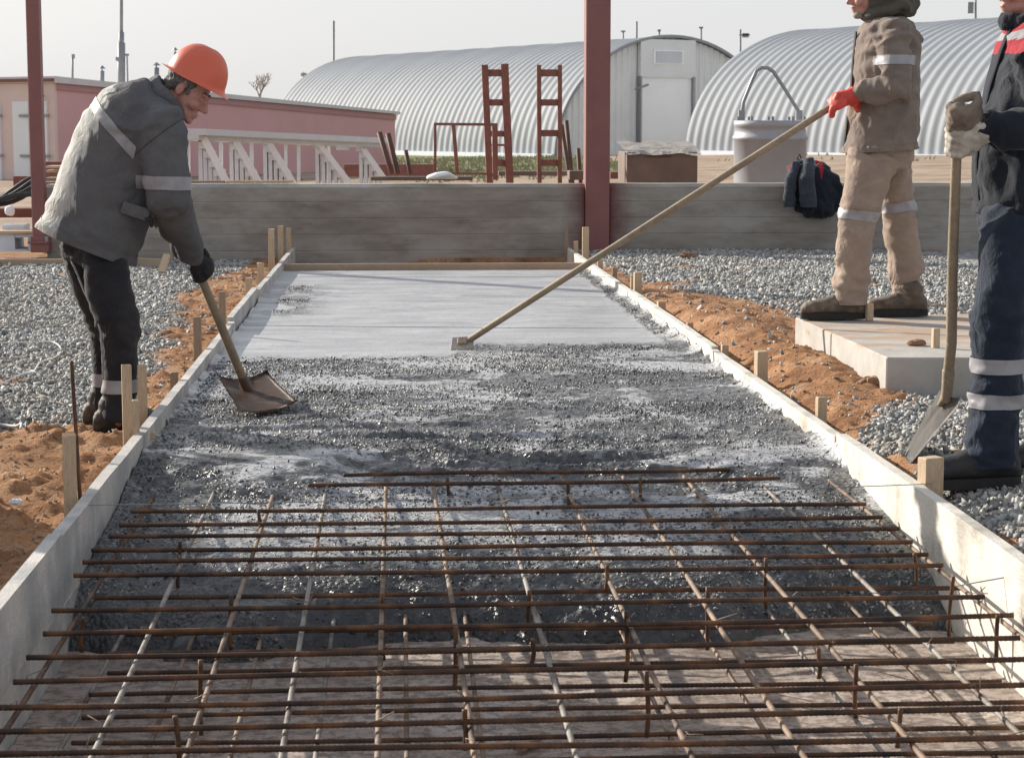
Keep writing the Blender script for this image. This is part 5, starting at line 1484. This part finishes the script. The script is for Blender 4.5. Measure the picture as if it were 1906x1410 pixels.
for rr0, rr1 in ((1.0, 1),):
    L0, L1 = [], []
    n = 28
    pts = [base + (cv * math.cos(t) * .098 + V((0, 1, 0)) * math.sin(t) * .092) for t in [2 * math.pi * i / n for i in range(n + 1)]]
    tube(bm, [p + up1 * .012 for p in pts], [(.036, .012)] * (n + 1), 10, ref=up1)
obj_c = remesh(bm, "collar", .008, 2, C_GREY, w1, [(base, base + up1 * .1, 1)], .008, 10, 16, 4)
# pocket and buckle
bm = BM(); nrm = V((0, -1, 0))
pc = P1(258, 392, -.222); 
bmm = BM()
band(j1, "reflective_band", P1(231, 248), V((.755, 0, .655)), .021, P1(182, 213, -.02), .34, .004, REFL, w1, [(P1(263, 285), V((.9, 0, -.3)))])
band(j1, "reflective_band", P1(305, 337), V((.03, 0, 1)), .027, P1(305, 337, -.22), .16, .004, REFL, w1, [(P1(263, 337), V((-1, 0, 0)))])
band(j1, "reflective_band", P1(298, 337, .27), V((.03, 0, 1)), .027, P1(298, 337, .28), .14, .004, REFL, w1)
bm = BM(); 
for q in (0, 1):
    tube(bm, [P1(268 + q * 9, 403, -.215), P1(276 + q * 6, 409, -.225), P1(282, 416 + q * 4, -.215)], .009, 6)
obj("buckle", bm, SOLE, w1, True)
bm = BM(); box(bm, P1(252, 393, -.222), (.115, .008, .05), Matrix.Rotation(R(18), 3, 'Y'), .004)
obj("pocket_flap", bm, C_GREY, w1, True)
# trousers
LN = [P1(196, 462, -.10), P1(202, 540, -.11), P1(223, 612, -.11), P1(223, 690, -.11), P1(222, 785, -.10)]
LF = [P1(168, 462, .10), P1(176, 540, .12), P1(196, 612, .13), P1(198, 690, .13), P1(199, 765, .13)]
bm = BM()
tube(bm, LN, [(38 * S1, .11), (43 * S1, .105), (37 * S1, .085), (31 * S1, .075), (30 * S1, .07)], 20, ref=V((1, 0, 0)))
tube(bm, LF, [(52 * S1, .12), (40 * S1, .10), (28 * S1, .08), (25 * S1, .072), (25 * S1, .068)], 20, ref=V((1, 0, 0)))
loft(bm, [(P1(178, 492), V((58 * S1, 0, -.03)), V((0, .15, 0))), (P1(174, 440), V((62 * S1, 0, -.05)), V((0, .17, 0))), (P1(182, 405), V((66 * S1, 0, -.05)), V((0, .17, 0)))])
t1 = remesh(bm, "trousers", .012, 4, C_BLACK, w1, [(LN[0], LN[2], .9), (LN[2], LN[4], 1.0), (LF[0], LF[2], .9), (LF[2], LF[4], 1.0)], .020, 11, 6, 2)
cut(t1, P1(222, 782, -.1), V((0, 0, -1)), P1(222, 782, -.1), .16)
cut(t1, P1(199, 775, .13), V((0, 0, -1)), P1(199, 775, .13), .12)
band(t1, "reflective_band", P1(222, 717, -.11), V((0, 0, 1)), .028, P1(222, 717, -.11), .13, .004, REFL, w1)
band(t1, "reflective_band", P1(198, 705, .13), V((0, 0, 1)), .028, P1(198, 705, .13), .11, .004, REFL, w1)
# white piping down the trouser leg
bm = BM(); tube(bm, [P1(118, 455, -.04), P1(140, 500, -.10), P1(158, 545, -.13), P1(178, 580, -.165), P1(188, 620, -.18), P1(191, 665, -.17), P1(192, 700, -.165)], .0045, 6); obj("piping", bm, C_LGREY, t1, True)
boot(w1, (P1(213, 768, -.10).x, Y1 - .10, P1(213, 768).z), (1, .12), P1(213, 811, -.10).z, .98, BOOT, .12)
boot(w1, (P1(193, 765, .13).x, Y1 + .13, P1(193, 765).z), (1, .12), P1(193, 796, .13).z, .98, BOOT, .12)
# hands in black gloves
bm = BM(); hand(bm, gripA, -hd, V((.75, -.55, .35)), ARM1[2], .019, 1.12, -1); remesh(bm, "glove", .0045, 2, GLOVEB, w1)
gB = h_grip + hd * .115
bm = BM(); hand(bm, gB, -hd, V((-.7, .5, -.1)), ARM1F[2] + V((-.02, .01, .05)), .019, 1.12, 1); remesh(bm, "glove", .0045, 2, GLOVEB, w1)
# body under the clothes, with the head
ho = P1(349, 168, -.005)
hf = V((.80, -.16, -.58)).normalized(); hu = V((.58, 0, .80)); hu = (hu - hf * hu.dot(hf)).normalized()
def limb_body(bm, chains):
    for pts, rad in chains: tube(bm, pts, rad, 12)
bm = BM()
L1_, s1_ = head(bm, ho, hf, hu, .98)
tube(bm, [P1(285, 205), P1(308, 186), ho - hu * .07 - hf * .02], [.07, .06, .056], 14)
tube(bm, [P1(178, 450), P1(200, 370), P1(235, 280), P1(270, 225), P1(292, 200)], [(.11, .14), (.11, .14), (.12, .16), (.10, .17), (.06, .08)], 16, ref=V((.9, 0, -.4)))
limb_body(bm, [(ARM1, [.055, .045, .03]), (ARM1F, [.055, .045, .03]), ([P1(270, 222, -.1), ARM1[0]], [.06, .055]), ([P1(270, 222, .1), ARM1F[0]], [.06, .055]), (LN, [.085, .075, .06, .055, .045]), (LF, [.085, .075, .055, .05, .042])])
bd1 = remesh(bm, "body", .0052, 2, SKIN, w1)
face_bits(L1_, hf, s1_, hu, bd1, .98, True)
bm = BM()
ell(bm, L1_(-.026, 0, .042), hf * .088, s1_ * .0785, hu * .078, 3)
for q in (-1, 1): ell(bm, L1_(.012, .066 * q, .034), hf * .026, s1_ * .010, hu * .030, 2); ell(bm, L1_(.024, .066 * q, .004), hf * .009, s1_ * .005, hu * .022, 2)
ell(bm, L1_(-.070, 0, -.02), hf * .036, s1_ * .056, hu * .05, 2)
remesh(bm, "hair", .006, 2, HAIR, w1, [(ho, ho + hu * .1)], .006, 30, 30, 2)
hfw = V((.89, -.12, -.42)).normalized()
helmet(w1, P1(364, 149, -.005), hfw, V((.45, 0, .89)), 1.0)

# ------------------------------------------------------------------ the worker in brown on the pad
Y2 = AZ(1600, 589, PZ).y - .06
def P2(px, py, dy=0.0): return AY(px, py, Y2 + dy)
S2 = Y2 / FPX
w2 = thing("person", (P2(1640, 588).x, Y2, PZ), "standing worker in brown hooded suit and red gloves holding the long tool", "person")
f_head = AZ(862, 640, CT + .03)
f_end = P2(1606, 161, -.20)
f_hand = P2(1562, 189, -.19)
fd = (f_end - f_head).normalized()
g2 = f_head + fd * ((f_hand - f_head).dot(fd))
g2b = f_head + fd * ((f_hand - f_head).dot(fd) + .065)
tl = thing("bull_float", f_head, "long pole levelling tool with small board head resting on the concrete", "concrete float")
bm = BM(); tube(bm, [f_head + fd * .01, f_head + fd * .9, f_head + fd * 1.8, f_head + fd * ((f_end - f_head).length)], .0185, 10); obj("handle", bm, HANDLE, tl, True)
bm = BM(); c = f_head
hx = V((.97, -.2, .06)).normalized(); hn = V((-.1, -.62, .75)).normalized(); hn = (hn - hx * hn.dot(hx)).normalized(); hy = hn.cross(hx)
box(bm, c + V((-.005, -.01, .0)), (.125, .10, .022), Matrix((hx, hy, hn)).transposed(), .003)
obj("board", bm, m_wood("cement_caked_wood", (.30, .28, .23), (.46, .43, .37), (3, 3, 3), (.2, .19, .17)), tl)
bm = BM(); box(bm, c + hn * .022, (.055, .05, .026), Matrix((hx, hy, hn)).transposed(), .004); obj("socket", bm, WOODG, tl)
A2 = [P2(1664, 66, -.21), P2(1668, 164, -.28), P2(1600, 176, -.20)]
A2F = [P2(1662, 66, .20), P2(1655, 175, .22), P2(1604, 196, -.08)]
bm = BM(); X_ = V((1, 0, 0))
r2 = lambda px, py, h, lat, dv=X_: (P2(px, py), dv.normalized() * h * S2, V((0, lat, 0)))
loft(bm, [r2(1638, 300, 68, .24), r2(1640, 270, 68, .24), r2(1643, 225, 66, .235), r2(1647, 170, 63, .23), r2(1649, 115, 60, .235), r2(1651, 75, 57, .24), r2(1652, 50, 48, .21), r2(1648, 34, 36, .13)], 30, .9)
a, b, c = A2
tube(bm, [P2(1655, 62, -.13), a, a.lerp(b, .5), b, b.lerp(c, .5), c.lerp(b, .04)], [.085, .092, .088, .083, .068, .052], 18)
a, b, c = A2F
tube(bm, [P2(1655, 62, .13), a, a.lerp(b, .5), b, b.lerp(c, .5), c.lerp(b, .06)], [.085, .09, .086, .08, .066, .05], 18)
j2 = remesh(bm, "jacket", .010, 5, C_BROWN, w2, [(P2(1640, 275), P2(1650, 60), .75), (A2[0], A2[1], 1.2), (A2[1], A2[2], 1.5), (A2F[0], A2F[1], 1.0), (A2F[1], A2F[2], 1.2)], .026, 11, 6, 3)
cut(j2, P2(1640, 281), V((.06, 0, -1)))
band(j2, "hem", P2(1640, 275), V((.06, 0, -1)), .016, P2(1640, 275), .5, .0035, C_BROWN, w2)
band(j2, "reflective_band", P2(1668, 112, -.24), V((0, 0, 1)), .025, P2(1668, 112, -.25), .125, .004, REFL, w2)
band(j2, "reflective_band", P2(1655, 112, .22), V((0, 0, 1)), .025, P2(1655, 112, .25), .125, .004, REFL, w2)
band(j2, "reflective_band", P2(1650, 72, 0), V((0, 0, 1)), .025, P2(1712, 72, 0), .13, .004, REFL, w2)
bm = BM(); tube(bm, [P2(1583 + d_, y_, .02) for y_, d_ in ((60, 10), (110, 5), (170, 1), (230, -7), (278, -12))], [(.022, .006)] * 5, 8, ref=V((0, 1, 0))); obj("zip_placket", bm, SOLE, w2, True)
bm = BM()
LN2 = [P2(1626, 292, -.10), P2(1612, 350, -.11), P2(1597, 402, -.12), P2(1589, 462, -.12), P2(1585, 520, -.11), P2(1578, 572, -.11)]
LF2 = [P2(1652, 292, .10), P2(1664, 345, .11), P2(1672, 388, .12), P2(1677, 440, .12), P2(1686, 500, .12), P2(1690, 572, .12)]
tube(bm, LN2, [(46 * S2, .13), (41 * S2, .115), (33 * S2, .10), (33 * S2, .095), (31 * S2, .09), (29 * S2, .085)], 20, ref=X_)
tube(bm, LF2, [(42 * S2, .13), (35 * S2, .115), (30 * S2, .10), (32 * S2, .095), (29 * S2, .09), (28 * S2, .085)], 20, ref=X_)
loft(bm, [r2(1637, 312, 58, .19), r2(1638, 280, 60, .20), r2(1640, 250, 56, .19)])
t2 = remesh(bm, "trousers", .010, 4, C_TAN, w2, [(LN2[0], LN2[2], .8), (LN2[2], LN2[4], 1.1), (LN2[4], LN2[5], 1.4), (LF2[0], LF2[2], .8), (LF2[2], LF2[4], 1.2), (LF2[4], LF2[5], 1.4)], .026, 12, 6, 4)
cut(t2, P2(1578, 566, -.11), V((0, 0, -1)), P2(1578, 570, -.11), .17)
cut(t2, P2(1690, 566, .12), V((0, 0, -1)), P2(1690, 570, .12), .17)
band(t2, "reflective_band", P2(1597, 400, -.12), V((.12, 0, 1)), .028, P2(1597, 400, -.12), .145, .004, REFL, w2)
band(t2, "reflective_band", P2(1671, 384, .12), V((-.12, 0, 1)), .028, P2(1672, 384, .12), .135, .004, REFL, w2)
boot(w2, (P2(1577, 556, -.11).x, Y2 - .11, P2(1577, 553).z), (-1, .05), PZ + .004, 1.12, BOOTT, .10)
boot(w2, (P2(1690, 556, .10).x, Y2 + .06, P2(1690, 553).z), (-1, .1), PZ + .004, 1.08, BOOTT, .10)
bm = BM(); hand(bm, g2, -fd, V((.3, -.6, .75)), A2[2] + V((-.02, 0, .0)), .021, 1.38, 1); remesh(bm, "glove", .005, 2, GLOVER, w2)
bm = BM(); hand(bm, g2b, -fd, V((.15, .75, -.6)), A2F[2] + V((.02, .04, -.05)), .019, .92, -1); remesh(bm, "glove", .005, 2, GLOVER, w2)
ho2 = P2(1616, -10); hf2 = V((-.985, -.06, -.14)).normalized(); hu2 = V((0, 0, 1))
bm = BM(); L2_, s2_ = head(bm, ho2, hf2, hu2)
tube(bm, [P2(1645, 60), P2(1640, 36), ho2 - V((-.02, 0, .07))], [.075, .062, .056], 14)
tube(bm, [P2(1640, 290), P2(1643, 220), P2(1647, 150), P2(1649, 90), P2(1648, 62)], [(.11, .14), (.105, .13), (.12, .16), (.11, .17), (.07, .10)], 16, ref=X_)
limb_body(bm, [(A2, [.055, .045, .032]), (A2F, [.055, .045, .032]), ([P2(1650, 70, -.1), A2[0]], [.06, .055]), ([P2(1650, 70, .1), A2F[0]], [.06, .055]), (LN2, [.085, .08, .065, .06, .05, .042]), (LF2, [.085, .08, .065, .06, .05, .042])])
bd2 = remesh(bm, "body", .0055, 2, SKIN, w2)
face_bits(L2_, hf2, s2_, (hu2 - hf2 * hu2.dot(hf2)).normalized(), bd2)
bm = BM(); ell(bm, L2_(.062, 0, -.098), hf2 * .034, V((0, .042, 0)), V((0, 0, .024)), 3); ell(bm, L2_(.096, 0, -.058), hf2 * .007, V((0, .026, 0)), V((0, 0, .006)), 2)
remesh(bm, "beard", .006, 1, m_basic("grey_beard", (.16, .13, .11), (.34, .30, .26), 90, .85, .6, 200, .004), w2, [(ho2, ho2 + V((0, 0, .1)))], .005, 40, 40, 1)
bm = BM()
hc = P2(1646, -18)
ell(bm, hc, V((.142, 0, 0)), V((0, .128, 0)), V((0, 0, .165)), 3)
tube(bm, [P2(1612, 30), P2(1640, 24), P2(1672, 14), P2(1692, 8)], [(.03, .11), (.045, .15), (.055, .15), (.045, .09)], 16, ref=V((0, 0, 1)))
ell(bm, P2(1690, 8), V((.045, 0, 0)), V((0, .11, 0)), V((0, 0, .06)), 3)
hd2 = remesh(bm, "hood", .009, 2, C_OLIVE, w2, [(P2(1690, 20), P2(1620, -40), 1)], .02, 9, 10, 6)
# open the front of the hood around the face
bm = BM(); bm.from_mesh(hd2.data)
bad = [f for f in bm.faces if ((f.calc_center_median() - L2_(.09, 0, -.02)).length < .105 and f.calc_center_median().z > L2_(0, 0, -.125).z)]
bmesh.ops.delete(bm, geom=bad, context='FACES'); bm.to_mesh(hd2.data); bm.free()

# ------------------------------------------------------------------ the worker in navy at the right edge
Y3 = AZ(1835, 900, -.05).y
def P3(px, py, dy=0.0): return AY(px, py, Y3 + dy)
S3 = Y3 / FPX
w3 = thing("person", (P3(1880, 900).x, Y3, -.05), "worker in navy jacket with red yoke at the right edge, hands resting on a shovel", "person")
# upright shovel
q_top = P3(1783, 214, -.20); q_bot = AY(1764, 735, Y3 + .22)
qd = (q_top - q_bot).normalized()
sh3 = thing("shovel", q_bot, "upright shovel with pale wooden handle held by the worker at the right edge", "shovel")
bm = BM(); 
pts = [q_bot - qd * .02, q_bot.lerp(q_top, .1), q_bot.lerp(q_top, .2) + V((.006, 0, 0)), q_bot.lerp(q_top, .5), q_bot.lerp(q_top, .8), q_top + qd * .01]
tube(bm, pts, [.016, .019, .0195, .0185, .0175, .017], 12); obj("handle", bm, HANDLE, sh3, True)
tip = AZ(1688, 860, -.05)
bA = q_bot + V((-.005, .02, -.01))
wdir = (V((.42, -.90, .28))).normalized()
down = (tip - bA)
A_ = bA - wdir * .095 ; B_ = bA + wdir * .11; D_ = tip - wdir * .10; C_ = tip + wdir * .10
A_ = AY(1746, 724, Y3 + .35); B_ = AY(1789, 744, Y3 + .14); C_ = AZ(1690, 864, -.055); D_ = AZ(1687, 828, -.035)
blade(sh3, A_, B_, C_, D_, .02, SHOVELG, .0)
bm = BM(); dn_ = ((C_ + D_) / 2 - (A_ + B_) / 2).normalized()
tube(bm, [q_bot + dn_ * .07, q_bot + dn_ * .01, q_bot + qd * .10], [(.009, .016), .02, .0225], 12); obj("socket", bm, HANDLE, sh3, True)
A3 = [P3(1946, 105, -.21), P3(1972, 238, -.27), P3(1838, 246, -.22)]
A3F = [P3(1925, 100, .20), P3(1905, 235, .22), P3(1818, 230, -.12)]
bm = BM()
r3 = lambda px, py, h, lat, dv=X_: (P3(px, py), dv.normalized() * h * S3, V((0, lat, 0)))
loft(bm, [r3(1920, 425, 97, .235), r3(1918, 380, 98, .235), r3(1914, 330, 102, .23), r3(1916, 270, 98, .225), r3(1924, 200, 96, .23), r3(1930, 135, 82, .235), r3(1933, 90, 68, .24), r3(1930, 58, 56, .19), r3(1922, 38, 42, .12)], 32, .9)
a, b, c = A3
tube(bm, [P3(1935, 100, -.13), a, a.lerp(b, .5), b, b.lerp(c, .5), c.lerp(b, .02)], [.088, .096, .09, .084, .07, .046], 18)
a, b, c = A3F
tube(bm, [P3(1930, 100, .13), a, a.lerp(b, .5), b, b.lerp(c, .5), c.lerp(b, .06)], [.088, .094, .09, .082, .068, .046], 18)
j3 = remesh(bm, "jacket", .010, 5, [C_NAVY, C_RED, C_LGREY], w3, [(P3(1918, 385), P3(1930, 90), .7), (A3[0], A3[1], 1.1), (A3[1], A3[2], 1.3), (A3F[0], A3F[1], 1.0), (A3F[1], A3F[2], 1.2)], .022, 10, 6, 7)
cut(j3, P3(1918, 396), V((.0, 0, -1)))
band(j3, "hem", P3(1918, 384), V((0, 0, 1)), .020, P3(1918, 384), .5, .0035, C_NAVY, w3)
yn = V((-.41, 0, .91)).normalized()
paint(j3, [(P3(1870, 97), yn), (P3(1870, 76), -yn)], 1)
paint(j3, [(P3(1870, 76), yn), (P3(1870, 64), -yn)], 2)
paint(j3, [(P3(1870, 64), yn), (P3(1870, 44), -yn)], 1)
paint(j3, [(P3(1905, 165), V((1, 0, .1))), (P3(1905, 165, -.12), V((0, -1, 0))), (P3(1905, 200), V((0, 0, 1)))], 1)
bm = BM()
n = 28; base = P3(1918, 40); upc = V((-.12, 0, 1)).normalized()
pts = [base + (X_ * math.cos(t) * .092 + V((0, 1, 0)) * math.sin(t) * .098) for t in [2 * math.pi * i / n for i in range(n + 1)]]
tube(bm, pts, [(.028, .010)] * (n + 1), 10, ref=upc); remesh(bm, "collar", .008, 2, C_NAVY, w3, [(base, base + upc * .1, 1)], .008, 10, 16, 4)
bm = BM(); tube(bm, [P3(1888, 34, -.02), P3(1863, 95, -.02), P3(1842, 160, -.01), P3(1826, 230, 0), P3(1816, 300, 0), P3(1822, 392, 0)], [(.022, .005)] * 6, 8, ref=V((0, 1, 0))); obj("zip_placket", bm, C_NAVY, w3, True)
LN3 = [P3(1880, 405, -.09), P3(1872, 510, -.10), P3(1860, 600, -.10), P3(1856, 675, -.10), P3(1855, 745, -.10), P3(1846, 805, -.10), P3(1843, 872, -.10)]
LF3 = [P3(1938, 405, .09), P3(1945, 510, .12), P3(1952, 600, .14), P3(1958, 680, .14), P3(1965, 745, .14), P3(1968, 800, .14), P3(1970, 858, .14)]
bm = BM()
tube(bm, LN3, [(54 * S3, .125), (50 * S3, .11), (53 * S3, .10), (48 * S3, .092), (44 * S3, .088), (47 * S3, .088), (44 * S3, .085)], 22, ref=X_)
tube(bm, LF3, [(54 * S3, .125), (50 * S3, .11), (50 * S3, .10), (47 * S3, .092), (44 * S3, .088), (46 * S3, .088), (44 * S3, .085)], 22, ref=X_)
loft(bm, [r3(1908, 440, 84, .17), r3(1910, 395, 86, .19), r3(1912, 350, 82, .18)])
t3 = remesh(bm, "trousers", .010, 4, C_NAVYT, w3, [(LN3[0], LN3[2], .8), (LN3[2], LN3[4], .9), (LN3[4], LN3[6], 1.5), (LF3[0], LF3[2], .8), (LF3[2], LF3[4], .9), (LF3[4], LF3[6], 1.5)], .024, 12, 6, 8)
cut(t3, P3(1845, 864, -.1), V((.1, 0, -1)), P3(1845, 868, -.1), .15)
cut(t3, P3(1970, 850, .14), V((.1, 0, -1)), P3(1970, 855, .14), .15)
for py in (678, 743):
    band(t3, "reflective_band", P3(1855, py, -.10), V((.0, 0, 1)), .025, P3(1855, py, -.10), .125, .004, REFL, w3)
    band(t3, "reflective_band", P3(1962, py, .14), V((.0, 0, 1)), .025, P3(1962, py, .14), .11, .004, REFL, w3)
boot(w3, (P3(1845, 850, -.10).x, Y3 - .10, P3(1845, 850).z), (-1, -.12), P3(1845, 905, -.10).z, 1.15, BOOTK, .12)
boot(w3, (P3(1970, 840, .14).x, Y3 + .14, P3(1970, 845).z), (-1, -.2), P3(1970, 885, .14).z, 1.15, BOOTK, .12)
gq = q_bot + qd * ((P3(1779, 268, -.19) - q_bot).dot(qd)); gq2 = q_bot + qd * ((P3(1783, 226, -.2) - q_bot).dot(qd))
bm = BM(); hand(bm, gq, qd, V((.35, -.9, .1)), A3[2] + V((-.01, -.0, .005)), .0185, 1.22, 1); remesh(bm, "glove", .0045, 2, GLOVEW, w3, [(gq, gq + qd * .1, 1)], .006, 14, 14, 2)
bm = BM(); hand(bm, gq2 + qd * .012, qd, V((.2, -.55, .5)), A3F[2] + V((-.005, 0, .0)), .0185, 1.18, 1); ell(bm, gq2 + qd * .03 + V((0, -.01, 0)), V((.038, 0, 0)), V((0, .034, 0)), V((0, 0, .03)), 2); remesh(bm, "glove", .0045, 2, GLOVET, w3, [(gq2, gq2 + qd * .1, 1)], .006, 14, 14, 2)
ho3 = P3(1908, -36); hf3 = V((-.97, -.05, -.22)).normalized(); hu3 = V((0, 0, 1)); hu3 = (hu3 - hf3 * hu3.dot(hf3)).normalized()
bm = BM(); L3_, s3_ = head(bm, ho3, hf3, hu3)
tube(bm, [P3(1928, 60), P3(1920, 32), ho3 - V((-.025, 0, .07))], [.075, .062, .056], 14)
tube(bm, [P3(1910, 400), P3(1914, 320), P3(1922, 220), P3(1930, 120), P3(1928, 75)], [(.11, .14), (.105, .13), (.12, .16), (.11, .17), (.07, .10)], 16, ref=X_)
limb_body(bm, [(A3, [.055, .045, .03]), (A3F, [.055, .045, .03]), ([P3(1930, 105, -.1), A3[0]], [.06, .055]), ([P3(1930, 105, .1), A3F[0]], [.06, .055]), (LN3, [.085, .08, .065, .06, .055, .05, .042]), (LF3, [.085, .08, .065, .06, .055, .05, .042])])
bd3 = remesh(bm, "body", .0055, 2, SKIN, w3)
face_bits(L3_, hf3, s3_, hu3, bd3)
bm = BM(); ell(bm, L3_(-.026, 0, .042), hf3 * .090, s3_ * .081, hu3 * .082, 3); ell(bm, L3_(-.070, 0, -.02), hf3 * .036, s3_ * .058, hu3 * .05, 2)
remesh(bm, "hair", .006, 2, HAIR, w3, [(ho3, ho3 + hu3 * .1)], .006, 30, 30, 2)
helmet(w3, L3_(-.005, 0, .055), (hf3 + hu3 * .12).normalized(), hu3, 1.0)
